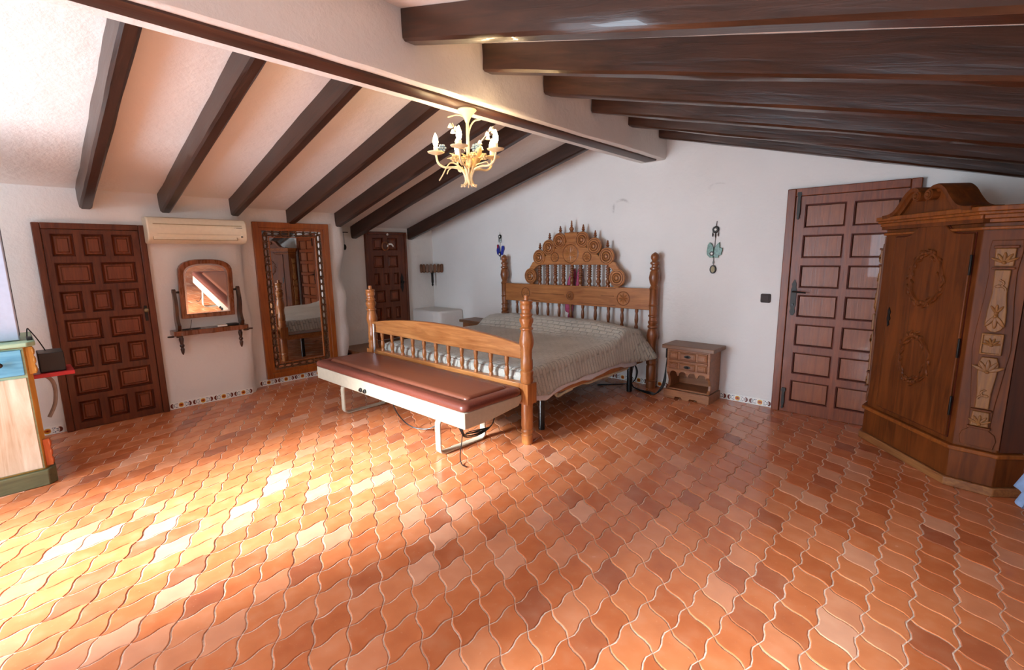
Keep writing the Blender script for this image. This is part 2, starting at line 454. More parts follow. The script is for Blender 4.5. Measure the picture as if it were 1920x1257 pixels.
cell_c = (Vector(TA)+Vector(TB))*0.5
OUT = [p-cell_c for p in outline()]
TOPR, RIM = offset_poly(OUT, 0.0056), offset_poly(OUT, 0.0028)
NT_ = len(OUT)
def tile_geo():
    vs = [(p.x, p.y, 0.0) for p in TOPR]+[(p.x, p.y, -0.0022) for p in RIM]+[(p.x, p.y, -0.012) for p in RIM]
    fs = [tuple(range(NT_))]
    for k in range(2):
        fs += [(k*NT_+i, (k+1)*NT_+i, (k+1)*NT_+(i+1) % NT_, k*NT_+(i+1) % NT_) for i in range(NT_)]
    return vs, fs
tv, tf = tile_geo()
tm = bpy.data.meshes.new('tile'); tm.from_pydata(tv, [], tf); tm.update(); tm.materials.append(MT['tile_obj'])
cells = []
for i in range(-60, 60):
    for j in range(-80, 80):
        x = T0[0]+TA[0]*j+TB[0]*i+cell_c.x; y = T0[1]+TA[1]*j+TB[1]*i+cell_c.y
        wl = LEFT_X if y < 1.78 else (MID_X if y < 3.05 else FAR_X)
        if x < wl-0.06 or x > RIGHT_X+0.06 or y < REAR_Y-0.06 or y > BACK_Y+0.06: continue
        p = project((x, y, 0)); vis = p and 15 < p[0] < 1905 and p[1] < 1245
        cells.append((0 if vis else 1, math.hypot(x, y), x, y))
cells.sort()
rest_v, rest_f, rest_c = [], [], []
trng = random.Random(3)
for k, (v_, d_, x, y) in enumerate(cells):
    zt = trng.uniform(-0.0012, 0.0008); rx, ry = trng.gauss(0, 0.004), trng.gauss(0, 0.004)
    if k < 300:
        o = bpy.data.objects.new('tile', tm); COL.objects.link(o); o.parent = floor
        o.location = (x, y, zt); o.rotation_euler = (rx, ry, 0)
    else:
        n = len(rest_v); c = trng.random()
        rest_v += [(x+p[0], y+p[1], p[2]+zt+p[1]*rx-p[0]*ry) for p in tv]
        rest_f += [tuple(q+n for q in f) for f in tf]; rest_c += [c]*len(tf)
rm = bpy.data.meshes.new('tile_field'); rm.from_pydata(rest_v, [], rest_f); rm.update(); rm.materials.append(MT['tile_stuff'])
at = rm.attributes.new('tile_shade', 'FLOAT', 'FACE'); at.data.foreach_set('value', rest_c)
ro = bpy.data.objects.new('tile_field', rm); COL.objects.link(ro); ro.parent = floor; ro['kind'] = 'stuff'

# walls
def wob(y, z, a=0.010):
    return a*mnoise.noise(Vector((y*1.7, z*2.3, 4.1)))
def wall_strip(name, path, z0, z1, nz, amp, mat, label):
    """vertical plaster sheet along a top-view path, softly uneven where amp > 0"""
    vs, fs = [], []; n = len(path)
    for j in range(nz+1):
        z = z0+(z1-z0)*j/nz
        for (x, y, a) in path:
            w = a*amp*mnoise.noise(Vector((x*3, y*2.0, z*3.0)))
            vs.append((x+w, y+w*0.6, z))
    fs = [(j*n+i, j*n+i+1, (j+1)*n+i+1, (j+1)*n+i) for j in range(nz) for i in range(n-1)]
    o = MB().add(vs, fs).build(name, mat, angle=70)
    return tag(o, label, kind='structure')
wall_strip('wall_left', [(LEFT_X,-2.1,0),(LEFT_X,0.2,0),(LEFT_X,0.95,0),(LEFT_X,1.6,0),(LEFT_X,1.70,0.3),(LEFT_X-0.012,1.745,1),(LEFT_X-0.04,1.775,1),(LEFT_X-0.12,1.80,1),(MID_X+0.03,1.825,1),(MID_X,1.86,.4),(MID_X,1.95,0),
            (MID_X,2.84,0),(MID_X,2.90,.5),(MID_X-0.012,2.955,1.3),(MID_X-0.04,3.0,1.6),(MID_X-0.09,3.035,1.4),(MID_X-0.16,3.05,1),(FAR_X+0.05,3.055,.4),(FAR_X,3.08,0),(FAR_X,3.6,0),(FAR_X,4.3,0),(FAR_X,BACK_Y+0.05,0)],
           -0.05, 2.3, 24, 0.04, 'plaster', 'uneven white plaster wall with the low panelled door and mirrors')
wall_strip('wall_back', [(FAR_X-0.05,BACK_Y,0)]+[(FAR_X+i*0.4, BACK_Y, 0) for i in range(19)]+[(RIGHT_X+0.05,BACK_Y,0)], -0.05, 3.1, 10, 0.0, 'plaster_back', 'white plaster gable wall behind the carved bed')
wall_strip('wall_right', [(RIGHT_X,BACK_Y+0.05,0),(RIGHT_X,1.5,0),(RIGHT_X,REAR_Y-0.1,0)], -0.05, 2.2, 3, 0.0, 'plaster', 'white plaster wall on the right side')
rw = MB(); a, b = DOOR_OPEN, WIN_OPEN; y0, y1 = REAR_Y-0.14, REAR_Y
for (x0, x1, z0, z1) in ((LEFT_X-0.1, a[0], 0, 3.1), (a[0], a[1], a[3], 3.1), (a[1], b[0], 0, 3.1), (b[0], b[1], 0, b[2]), (b[0], b[1], b[3], 3.1), (b[1], RIGHT_X+0.1, 0, 3.1)):
    rw.box(x0, y0, z0, x1, y1, z1)
tag(rw.build('wall_rear', 'plaster'), 'white plaster wall behind the camera', kind='structure')
def opening(name, op, bars, label):
    t = thing(name, label, None, ((op[0]+op[1])/2, REAR_Y-0.1, op[2]), kind='structure')
    f = MB()
    for (x0, x1, z0, z1) in ((op[0], op[0]+0.06, op[2], op[3]), (op[1]-0.06, op[1], op[2], op[3]), (op[0], op[1], op[3]-0.06, op[3])):
        f.box(x0, REAR_Y-0.12, z0, x1, REAR_Y-0.06, z1)
    f.build('frame', 'door_red', t)
    for x in bars: MB().box(x-0.03, REAR_Y-0.11, op[2], x+0.03, REAR_Y-0.07, op[3]-0.06).build('mullion', 'door_red', t)
opening('window_1', WIN_OPEN, (-0.875,), 'wide window with wooden frame behind the camera')
opening('door_4', DOOR_OPEN, (), 'open garden door with wooden frame behind the camera')

ce = MB()
ce.prism([(FAR_X-0.1, zL(FAR_X-0.1)), (-2.43, zL(-2.43)), (-2.43, zL(-2.43)+0.06), (FAR_X-0.1, zL(FAR_X-0.1)+0.06)], REAR_Y-0.1, BACK_Y+0.06, 'y')
ce.prism([(-2.43, zR(-2.43)), (RIGHT_X+0.1, zR(RIGHT_X+0.1)), (RIGHT_X+0.1, zR(RIGHT_X+0.1)+0.06), (-2.43, zR(-2.43)+0.06)], REAR_Y-0.1, BACK_Y+0.06, 'y')
ce.box(-2.46, REAR_Y-0.1, 2.70, -2.40, BACK_Y+0.06, 3.0)
tag(ce.build('ceiling', 'plaster', smooth=False), 'white plaster ceiling of two slopes meeting at the ridge', kind='structure')

# ridge beam
rb = thing('ridge_beam', 'long white plastered ridge beam with dark wooden strip underneath', 'beam', (-2.43, 1.4, 2.40))
def beam_sec(n=80):
    vs, fs = [], []; sec = [(-2.58, 2.86), (-2.58, 2.425), (-2.572, 2.406), (-2.555, 2.40), (-2.30, 2.40), (-2.285, 2.406), (-2.278, 2.425), (-2.278, 2.76)]
    k = len(sec)
    for i in range(n+1):
        y = REAR_Y+(BACK_Y-REAR_Y)*i/n
        for q, (x, z) in enumerate(sec):
            w = 0.012*mnoise.noise(Vector((y*1.1, q*0.13, 2))) + 0.005*mnoise.noise(Vector((y*5.0, q*0.3, 7)))
            vs.append((x+(w if q in (0,1,2,5,6,7) else 0), y, z+(w*0.4 if 1 <= q <= 6 else 0)))
    for i in range(n):
        for q in range(k-1): fs.append((i*k+q, (i+1)*k+q, (i+1)*k+q+1, i*k+q+1))
    return vs, fs
MB().add(*beam_sec()).build('plaster_beam', 'plaster', rb, angle=50)
st = MB().prism([(-2.463, 2.412), (-2.463, 2.390), (-2.455, 2.386), (-2.342, 2.386), (-2.335, 2.390), (-2.335, 2.412)], REAR_Y+0.01, 4.70, 'y')
st.build('wood_strip', 'strip', rb)

# rafters
def rafter_mesh(x0, x1, zf, dep, wb, wt, seed, name='rafter'):
    """hewn timber under a slope; origin at its lower wall end, local y centred"""
    n = 26; vs, fs = [], []; sec = [(-wt/2, 0), (-wt/2*0.98, -dep*0.55), (-wb/2-0.006, -dep+0.012), (-wb/2+0.010, -dep), (wb/2-0.010, -dep), (wb/2+0.006, -dep+0.012), (wt/2*0.98, -dep*0.55), (wt/2, 0)]
    k = len(sec)
    for i in range(n+1):
        x = x0+(x1-x0)*i/n
        for q, (y, d) in enumerate(sec):
            w = 0.006*mnoise.noise(Vector((x*3.1+seed, q*0.7, seed)))+0.003*mnoise.noise(Vector((x*14+seed, q*1.3, 3)))
            e = 0.02 if (i in (0, n) and 2 <= q <= 5) else 0
            vs.append((x, y+w, zf(x)+d+(w if 0 < q < k-1 else 0)))
    for i in range(n):
        for q in range(k): fs.append((i*k+q, (i+1)*k+q, (i+1)*k+(q+1) % k, i*k+(q+1) % k))
    fs.append(tuple(range(k))); fs.append(tuple(n*k+q for q in range(k))[::-1])
    return vs, fs
ORD = ['nearest the camera', 'second from the camera', 'third from the camera', 'fourth from the camera', 'fifth from the camera', 'sixth from the camera', 'closest to the bed wall']
SPOT = ['above the low panelled door', 'above the air conditioner', 'ending at the right end of the air conditioner', 'ending just above the tall mirror', 'ending at the white pier beside the tall mirror', 'ending over the small corner door', 'nearest the bed wall']
for k, (yc, xw) in enumerate(((0.575, LEFT_X), (1.14, LEFT_X), (1.735, LEFT_X), (2.385, MID_X), (2.975, MID_X), (3.44, FAR_X), (4.375, FAR_X))):
    vs, fs = rafter_mesh(xw+0.003, -2.585, lambda x: zL(x)-0.002, 0.165, 0.072, 0.095, k*3.7)
    m = MB(Matrix.Translation((0, yc, 0))).add(vs, fs)
    tag(m.build('rafter', 'beam', loc=(xw, yc, zL(xw)-0.165), angle=30), 'dark brown rafter of the left slope, '+SPOT[k], 'rafter', 'rafters of the left slope')
RS = ['topmost and nearest of the right slope', 'second from the top on the right slope', 'third from the top on the right slope', 'fourth from the top on the right slope', 'fifth from the top on the right slope', 'lowest in the picture on the right slope']
for k, yc in enumerate((1.665, 2.255, 2.855, 3.465, 4.05, 4.66)):
    vs, fs = rafter_mesh(-2.272, RIGHT_X-0.003, lambda x: zR(x)-0.002, 0.155, 0.085, 0.10, 40+k*3.1)
    m = MB(Matrix.Translation((0, yc, 0))).add(vs, fs)
    tag(m.build('rafter', 'beam_r', loc=(-2.272, yc, zR(-2.272)-0.155), angle=30), 'glossy dark brown rafter, '+RS[k], 'rafter', 'rafters of the right slope')

# masonry ledge, raised step
lg = MB().prism([(FAR_X+0.002, 4.798), (FAR_X+0.002, 4.355), (-5.62, 4.30), (-5.50, 4.34), (-5.47, 4.42), (-5.49, 4.798)], 0.0, 0.65, 'z')
tag(lg.build('masonry_ledge', 'plaster', loc=(-5.85, 4.55, 0), bevel=0.03, seg=3), 'low white plastered masonry ledge in the far corner', 'ledge')
sp = thing('raised_step', 'brown wooden step below the small corner door', 'step', (-5.88, 3.7, 0))
MB().box(FAR_X+0.002, 3.09, 0.17, -5.60, 4.28, 0.22).build('tread', 'step', sp, bevel=0.006)
MB().box(FAR_X+0.002, 3.11, 0.0, -5.63, 4.27, 0.17).build('riser', 'black', sp)  # coloured black to paint the shadow below the tread

# skirting tiles
sk_me = MB().prism([(-0.099, 0.001), (0.099, 0.001), (0.099, 0.067), (-0.099, 0.067)], -0.008, 0.0, 'y').mesh('skirting_tile', 'skirt')
def skirting(name, p0, rotz, spans, label):
    t = thing(name, label, None, p0, rotz, kind='structure')
    for s0, s1 in spans:
        n = max(1, round((s1-s0)/0.203)); w = (s1-s0)/n
        for k in range(n): part('tile', sk_me, t, (s0+w*(k+0.5), 0, 0), scale=(w/0.2, 1, 1))
    return t
skirting('baseboard_left', (LEFT_X, 0, 0), R(90), ((0.0, 0.205), (0.965, 1.72)), 'flowered tile skirting beside the low panelled door')
skirting('baseboard_mirror', (MID_X, 0, 0), R(90), ((1.87, 2.85),), 'flowered tile skirting below the tall mirror')
skirting('baseboard_back', (0, BACK_Y, 0), 0.0, ((-5.2, -4.55), (-4.45, -2.40), (-2.35, -1.13)), 'flowered tile skirting along the bed wall')

# ------------------------------------------------------------------ doors
def leaf_mesh(u0, u1, z0, z1, panels, d_front, d_back, d_well):
    us = sorted({u0, u1, *[p[0] for p in panels], *[p[2] for p in panels]})
    zs = sorted({z0, z1, *[p[1] for p in panels], *[p[3] for p in panels]})
    mb = []
    for j in range(len(zs)-1):
        run = None; zc = (zs[j]+zs[j+1])/2
        for i in range(len(us)-1):
            uc = (us[i]+us[i+1])/2
            inp = any(p[0] < uc < p[2] and p[1] < zc < p[3] for p in panels)
            if not inp:
                if run is None: run = us[i]
            if inp or i == len(us)-2:
                end = us[i] if inp else us[i+1]
                if run is not None: mb.append((run, zs[j], end, zs[j+1])); run = None
    return mb
def panel_door(name, label, loc, rotz, u, ztop, fw, panels, mats, raised=True, z0=0.003):
    t = thing(name, label, None, loc, rotz, kind='structure'); M = WM[t]
    u0, u1 = u
    fr = MB(M)
    fr.box(u0, -0.055, 0, u0+fw, -0.001, ztop); fr.box(u1-fw, -0.055, 0, u1, -0.001, ztop); fr.box(u0+fw, -0.055, ztop-fw, u1-fw, -0.001, ztop)
    fr.build('door_frame', mats[0], t, bevel=0.006)
    lf = MB(M)
    a, b, c = u0+fw+0.003, u1-fw-0.003, ztop-fw-0.003
    for (x0, q0, x1, q1) in leaf_mesh(a, b, z0, c, panels, 0, 0, 0): lf.box(x0, -0.040, q0, x1, -0.004, q1)
    lf.box(a, -0.012, z0, b, -0.003, c)
    leaf = lf.build('door_leaf', mats[0], t, smooth=False)
    cache = {}
    for (x0, q0, x1, q1) in panels:
        w, h = round(x1-x0, 3), round(q1-q0, 3)
        if (w, h) not in cache:
            p = MB(); g = MB()
            if raised:
                p.frustum(-w/2+0.006, -h/2+0.006, w/2-0.006, h/2-0.006, -0.010, 0.016, -0.024, 'y')
                p.frustum(-w/2+0.030, -h/2+0.030, w/2-0.030, h/2-0.030, -0.020, 0.010, -0.036, 'y')
                lines = MB()
            else:
                p.frustum(-w/2+0.008, -h/2+0.008, w/2-0.008, h/2-0.008, -0.010, 0.008, -0.026, 'y')
            e = 0.006 if raised else 0.008  # on raised doors this rim paints the shadow line round each panel
            for (x0_, z0_, x1_, z1_) in ((-w/2, -h/2, w/2, -h/2+e), (-w/2, h/2-e, w/2, h/2), (-w/2, -h/2+e, -w/2+e, h/2-e), (w/2-e, -h/2+e, w/2, h/2-e)):
                g.box(x0_, -0.020 if raised else -0.034, z0_, x1_, -0.010, z1_)
            cache[(w, h)] = (p.mesh('panel', mats[1], smooth=False), g.mesh('moulding', mats[2], smooth=False))
        pm, gm = cache[(w, h)]
        po = part('panel', pm, leaf, ((x0+x1)/2, 0, (q0+q1)/2)); part('moulding', gm, leaf, ((x0+x1)/2, 0, (q0+q1)/2))
    return t
def rows(spec, u0, u1, gap, gap_z, ztop, heights):
    out = []; z = ztop
    for n, h in zip(spec, heights):
        w = (u1-u0-gap*(n-1))/n
        for k in range(n): out.append((round(u0+k*(w+gap), 4), round(z-h, 4), round(u0+k*(w+gap)+w, 4), round(z, 4)))
        z -= h+gap_z
    return out
# low panelled door, left wall
dl = panel_door('door_1', 'low dark mahogany door with rows of three and two raised panels', (LEFT_X, 0, 0), R(90), (0.22, 0.955), 1.77, 0.05,
    rows((3,2,3,2,3,2,3), 0.318, 0.852, 0.052, 0.052, 1.682, [0.187]*7), ('door_dark', 'door_panel', 'door_line'))
k = MB(WM[dl]); k.box(0.868, -0.046, 0.90, 0.892, -0.040, 1.04); k.build('lock_plate', 'iron', dl, bevel=0.002)
MB(WM[dl]).ball((0.88, -0.068, 1.00), 0.020).tube([(0.88,-0.044,1.00),(0.88,-0.062,1.00)], 0.008).build('door_knob', 'gold', dl)
# reddish entrance door, bed wall
PR = []
for k in range(7):
    zt = 1.850-k*0.2575
    for (a, b) in ((-0.985, -0.690), (-0.640, -0.345)): PR.append((a, round(zt-0.197, 4), b, round(zt, 4)))
dr = panel_door('door_2', 'tall reddish wooden door with two columns of seven flat panels', (0, BACK_Y, 0), 0.0, (-1.125, -0.235), 1.985, 0.065, PR, ('door_red', 'door_red_panel', 'door_line'), raised=False)
def spear(u, z0, z1, w, d):
    h = z1-z0
    return [(u-w*0.2, z0), (u+w*0.2, z0), (u+w*0.5, z0+h*0.10), (u+w*0.32, z0+h*0.18), (u+w*0.5, z0+h*0.28), (u+w*0.5, z0+h*0.72), (u+w*0.32, z0+h*0.80), (u+w*0.42, z0+h*0.88), (u, z1),
            (u-w*0.42, z0+h*0.88), (u-w*0.32, z0+h*0.80), (u-w*0.5, z0+h*0.72), (u-w*0.5, z0+h*0.28), (u-w*0.32, z0+h*0.18), (u-w*0.5, z0+h*0.10)]
def lock(t, u, z0, z1, hz, side=1, w=0.045):
    M = WM[t]
    p = MB(M).prism(spear(u, z0, z1, w, 0), -0.046, -0.040, 'y').build('lock_plate', 'iron', t)
    MB(M).tube([(u, -0.044, hz), (u, -0.080, hz), (u+0.010*side, -0.090, hz), (u+0.10*side, -0.090, hz-0.006)], [0.008,0.008,0.008,0.006]).build('door_handle', 'iron', t)
    MB(M).lathe([(0.009,0),(0.009,0.012)], (0,0,0), 10, Matrix.Translation((u, -0.045, z0+(z1-z0)*0.3)) @ Matrix.Rotation(R(90), 4, 'X')).build('keyhole', 'black', t)
lock(dr, -1.018, 0.895, 1.210, 1.105)
for (z0, z1) in ((1.725, 1.955), (0.03, 0.225)):
    M_ = WM[dr]; u = -1.032
    poly = [(u-0.014, z1), (u+0.014, z1), (u+0.018, z1-0.02), (u+0.010, z1-0.04), (u+0.012, z0+0.05), (u+0.006, z0+0.025), (u+0.010, z0+0.012), (u, z0), (u-0.010, z0+0.012), (u-0.006, z0+0.025), (u-0.012, z0+0.05), (u-0.010, z1-0.04), (u-0.018, z1-0.02)]
    MB(M_).prism(poly, -0.060, -0.040, 'y').build('hinge_strap', 'iron', dr)
# small door in the far corner
db = panel_door('door_3', 'small dark door in the far corner beside the masonry ledge', (FAR_X, 0, 0), R(90), (3.585, 4.275), 1.82, 0.035,
    [p for p in rows((2,2,3,2,3,2), 3.70, 4.115, 0.075, 0.075, 1.735, [0.18]*6) if p[1] > 0.3], ('door_dark', 'door_panel', 'door_line'), z0=0.235)
M_ = WM[db]
MB(M_).prism([(4.165, 0.925), (4.192, 1.0), (4.186, 1.035), (4.196, 1.07), (4.186, 1.105), (4.192, 1.14), (4.165, 1.215), (4.138, 1.14), (4.144, 1.105), (4.134, 1.07), (4.144, 1.035), (4.138, 1.0)], -0.046, -0.040, 'y').build('lock_plate', 'iron', db)
MB(M_).ball((4.168, -0.07, 1.08), 0.022).build('door_knob', 'iron', db)
dh = thing('door_hanging', 'small wreath with white crescent hanging on the corner door', 'ornament', (FAR_X+0.05, 3.955, 1.62))
MB().ball((FAR_X+0.052, 3.945, 1.785), 0.018).build('white_knob', 'pale', dh)
MB().tube([(FAR_X+0.05, 3.90+0.055*math.cos(g), 1.615+0.06*math.sin(g)) for g in [2*PI*i/18 for i in range(18)]], 0.010, 6, closed=True).build('wreath', 'bedturn', dh)
MB().prism(arc(3.985, 1.60, 0.058, 15, 165, 10)+arc(3.985, 1.585, 0.050, 160, 20, 10), FAR_X+0.046, FAR_X+0.056, 'x').build('crescent', 'pale', dh)
MB().tube([(FAR_X+0.045, 3.945, 1.77), (FAR_X+0.045, 3.93, 1.68)], 0.003, 5).build('string', 'bedturn', dh)
hk = thing('wall_hook', 'small dark iron hook on the pier beside the tall mirror', 'hook', (FAR_X+0.003, 3.28, 1.80))
MB().tube([(FAR_X+0.002,3.22,1.80),(FAR_X+0.02,3.22,1.80),(FAR_X+0.02,3.34,1.80)], 0.006, 6).build('arm', 'iron', hk)
MB().ball((FAR_X+0.02, 3.28, 1.60), (0.02,0.025,0.04)).tube([(FAR_X+0.015,3.28,1.80),(FAR_X+0.02,3.28,1.60)], 0.002, 5).build('knob', 'iron', hk)

# ------------------------------------------------------------------ the bed
BX, FOOT_Y, HEAD_Y = -3.40, 2.64, 4.70
XL, XR = -4.50, -2.31
bed = thing('carved_bed', 'large honey pine bed with turned posts and carved crowned headboard', 'bed', (BX, 3.68, 0))
# foot posts
fp = [(0.040,0.0),(0.044,0.01),(0.045,0.06),(0.047,0.075),(0.043,0.085),(0.047,0.10),(0.047,0.115),(0.043,0.125),(0.046,0.14),(0.046,0.33)]
fp2 = [(0.046,0.49),(0.050,0.515),(0.046,0.545),(0.049,0.56),(0.049,0.58),(0.043,0.59),(0.047,0.60),(0.047,0.665),(0.043,0.68),(0.043,0.745),(0.052,0.79),(0.053,0.82),(0.046,0.87),(0.042,0.895),
       (0.049,0.905),(0.049,0.915),(0.041,0.925),(0.044,0.94),(0.051,0.965),(0.051,0.985),(0.042,1.0),(0.047,1.01),(0.047,1.02),(0.040,1.03),(0.040,1.05),(0.046,1.06),(0.047,1.085),(0.043,1.095),(0.047,1.105),(0.047,1.118),(0.040,1.122),
       (0.018,1.122),(0.018,1.155),(0.015,1.160)]
fp = [(0.046+(r_-0.046)*1.45, z_) for r_, z_ in fp]
fp2 = [(0.046+(r_-0.046)*1.45 if r_ > 0.03 else r_, z_) for r_, z_ in fp2]
foot_me = MB().lathe(fp, n=18).box(-0.052,-0.052,0.33,0.052,0.052,0.49).lathe(fp2, n=18).mesh('foot_post', 'bedwood')
hp = [(0.050,0.0),(0.052,0.02),(0.050,0.08),(0.054,0.09),(0.050,0.10),(0.052,0.12),(0.052,0.24),(0.048,0.26),(0.054,0.275),(0.054,0.30),(0.050,0.31),(0.050,0.42),(0.046,0.46),(0.050,0.52),(0.056,0.58),(0.050,0.64),(0.044,0.66),(0.052,0.67),(0.052,0.685),(0.044,0.70),
      (0.050,0.72),(0.050,0.735),(0.044,0.745),(0.044,0.78),(0.050,0.79),(0.050,0.80),(0.044,0.81),(0.046,0.86),(0.046,0.90),(0.051,0.91),(0.046,0.92),(0.046,1.07),(0.051,1.085),(0.046,1.10),(0.040,1.12),(0.048,1.15),(0.054,1.20),(0.048,1.26),(0.041,1.28),
      (0.050,1.29),(0.050,1.305),(0.040,1.315),(0.040,1.335),(0.048,1.345),(0.048,1.36),(0.036,1.37),(0.032,1.38),(0.042,1.40),(0.045,1.42),(0.040,1.44),(0.024,1.455),(0.004,1.468)]
hp = [(0.048+(r_-0.048)*1.7 if z_ < 1.36 else r_, z_) for r_, z_ in hp]
head_me = MB().lathe(hp, n=18).mesh('head_post', 'bedturn')
for x in (XL, XR):
    inst('foot_post', foot_me, bed, (x, FOOT_Y, 0)); inst('head_post', head_me, bed, (x, HEAD_Y, 0))
# footboard
def arch_z(x):
    s = (x-BX)/1.05; return 0.857-0.075*s*s
xs = [XL+0.04+(XR-XL-0.08)*i/24 for i in range(25)]
poly = [(x, arch_z(x)) for x in xs]+[(xs[-1], 0.672), (xs[0], 0.672)]
MB().prism(poly, FOOT_Y-0.022, FOOT_Y+0.022, 'y').build('footboard', 'bedwood_x', bed, bevel=0.006)
MB().box(XL+0.04, FOOT_Y-0.03, 0.435, XR-0.04, FOOT_Y+0.03, 0.483).build('foot_rail', 'bedwood_x', bed, bevel=0.005)
bal = [(0.018,0.0),(0.018,0.02),(0.013,0.03),(0.019,0.05),(0.021,0.075),(0.016,0.10),(0.013,0.112),(0.018,0.118),(0.013,0.124),(0.016,0.14),(0.019,0.165),(0.019,0.192)]
bal_me = MB().lathe(bal, n=12).mesh('baluster', 'bedwood')
for i in range(11): inst('baluster', bal_me, bed, (-4.315+i*0.1795, FOOT_Y, 0.482))
# side rails, legs, straps
for x in (XL+0.095, XR-0.095):
    MB().box(x-0.018, FOOT_Y+0.05, 0.282, x+0.018, HEAD_Y-0.045, 0.350).build('side_rail', 'bedwood_x', bed, bevel=0.004)
leg_me = MB().lathe([(0.028,0),(0.028,0.30)], n=14).mesh('leg', 'blacktube')
for x in (-4.38, BX, -2.42):
    for y in (2.95, 4.43): inst('leg', leg_me, bed, (x, y, 0))
MB().box(XL+0.09, FOOT_Y+0.06, 0.30, XR-0.09, HEAD_Y-0.06, 0.33).build('bed_base', 'black', bed)
sp_ = spline([(-2.40, 3.10, 0.285), (-2.42, 3.18, 0.235), (-2.40, 3.30, 0.27), (-2.40, 3.50, 0.285), (-2.40, 3.62, 0.265), (-2.40, 3.8, 0.27), (-2.40, 4.0, 0.268), (-2.40, 4.35, 0.27)], 4)
MB().tube(sp_, 0.011, 6).tube(spline([(-2.42,3.12,0.285),(-2.43,3.22,0.24),(-2.40,3.36,0.265)], 4), 0.010, 6).build('webbing_strap', 'cream', bed)
# headboard
HY = HEAD_Y
MB().box(XL+0.03, HY-0.02, 0.855, XR-0.03, HY+0.02, 1.085).build('head_rail', 'bedrail', bed, bevel=0.005)
def disc(parent, x, z, r, y, mat='bedrail', name='carved_disc', thick=0.036):
    T = Matrix.Translation((x, y, z)) @ Matrix.Rotation(R(90), 4, 'X')
    p = [(r*0.94, -thick/2), (r, -thick/2+0.006), (r, thick/2-0.006), (r*0.94, thick/2), (r*0.60, thick/2), (r*0.57, thick/2-0.006), (r*0.50, thick/2-0.006), (r*0.46, thick/2+0.004), (r*0.36, thick/2+0.008), (r*0.32, thick/2), (r*0.2, thick/2), (r*0.17, thick/2+0.010), (r*0.06, thick/2+0.014)]
    o = MB(T).lathe(p, n=26).build(name, mat, parent)
    for q in (0.80, 0.54, 0.27):
        if parent is bed: MB(T).tube([(r*q*math.cos(2*PI*k/24), r*q*math.sin(2*PI*k/24), thick/2+(0.001 if q != 0.54 else -0.004)) for k in range(24)], 0.0032, 5, closed=True).build('carved_ring', 'carve', o)
    return o
discs = [(-4.015,1.190,0.102),(-3.870,1.426,0.100),(-3.715,1.545,0.100),(-3.550,1.622,0.098),(-3.218,1.624,0.098),(-3.052,1.547,0.100),(-2.885,1.430,0.100),(-2.745,1.190,0.102)]
for (x, z, r_) in discs: disc(bed, x, z, r_*0.965, HY-0.014)
cb = [(-3.90,1.335),(-2.87,1.335),(-2.87,1.37),(-2.94,1.395),(-3.02,1.455),(-3.13,1.52),(-3.24,1.565),(-3.32,1.60),(-3.32,1.625),(-3.305,1.66),(-3.292,1.715),(-3.478,1.715),(-3.465,1.66),(-3.45,1.625),(-3.45,1.60),(-3.53,1.565),(-3.64,1.52),(-3.75,1.455),(-3.83,1.395),(-3.90,1.37)]
crown = MB().prism(cb, HY-0.018, HY+0.018, 'y').build('crown_board', 'bedrail', bed, bevel=0.004)
for s in (-1, 1):   # brackets down to the lower discs
    c = BX+0.015
    q = [(c+s*0.485,1.335),(c+s*0.50,1.395),(c+s*0.60,1.365),(c+s*0.655,1.29),(c+s*0.67,1.24),(c+s*0.60,1.24),(c+s*0.58,1.275),(c+s*0.545,1.305)]
    MB().prism(q if s > 0 else q[::-1], HY-0.016, HY+0.016, 'y').build('scroll_bracket', 'bedrail', bed, bevel=0.004)
    MB().box(c+s*0.625-0.03, HY-0.015, 1.08, c+s*0.625+0.03, HY+0.015, 1.12).build('disc_foot', 'bedrail', bed)
def rosette(x, z, r_, y, petals, parent):
    T = Matrix.Translation((x, y, z)) @ Matrix.Rotation(R(90), 4, 'X')
    m = MB(T); MB(T).tube([(r_*0.93*math.cos(2*PI*k/28), r_*0.93*math.sin(2*PI*k/28), 0.007) for k in range(28)], 0.003, 5, closed=True).build('carved_line', 'carve', parent)
    m.lathe([(r_, 0), (r_, 0.005), (r_*0.90, 0.008), (r_*0.86, 0.003), (r_*0.5, 0.003)], n=28)
    for k in range(petals):
        g = 2*PI*k/petals; d = Vector((math.cos(g), math.sin(g), 0)); n_ = Vector((-d.y, d.x, 0))
        b = d*r_*0.45
        m.add([(0,0,0.008), tuple(b+n_*r_*0.13+Vector((0,0,0.004))), tuple(d*r_*0.84+Vector((0,0,0.006))), tuple(b-n_*r_*0.13+Vector((0,0,0.004))), tuple(b+Vector((0,0,0.012)))], [(0,4,1),(1,4,2),(2,4,3),(3,4,0)])
    return m.build('rosette', 'bedrail', parent)
rosette(BX+0.015, 1.465, 0.118, HY-0.018, 12, crown)
for x in (-3.62, -3.15): rosette(x, 1.425, 0.06, HY-0.018, 8, crown)
for x, r_ in ((-4.10, 0.075), (-2.66, 0.082)): rosette(x, 0.965, r_, HY-0.02, 8, bed)
disc(bed, BX+0.015, 0.962, 0.058, HY-0.022, name='centre_boss', thick=0.014)
dm = MB()
for z, a, b in ((0.970,-4.00,-3.47),(1.070,-3.30,-2.74),(0.880,-3.28,-2.75),(0.985,-2.95,-2.76),(0.878,-4.0,-3.85)):
    n = int((b-a)/0.016)
    for i in range(n): dm.box(a+i*0.016, HY-0.0225, z-0.004, a+i*0.016+0.008, HY-0.0195, z+0.004)
tag(dm.build('carved_dots', 'carve', bed), kind='stuff')
fin = [(0.012,0.0),(0.016,0.004),(0.008,0.012),(0.015,0.022),(0.017,0.028),(0.008,0.036),(0.012,0.046),(0.013,0.05),(0.006,0.058),(0.008,0.066),(0.003,0.082)]
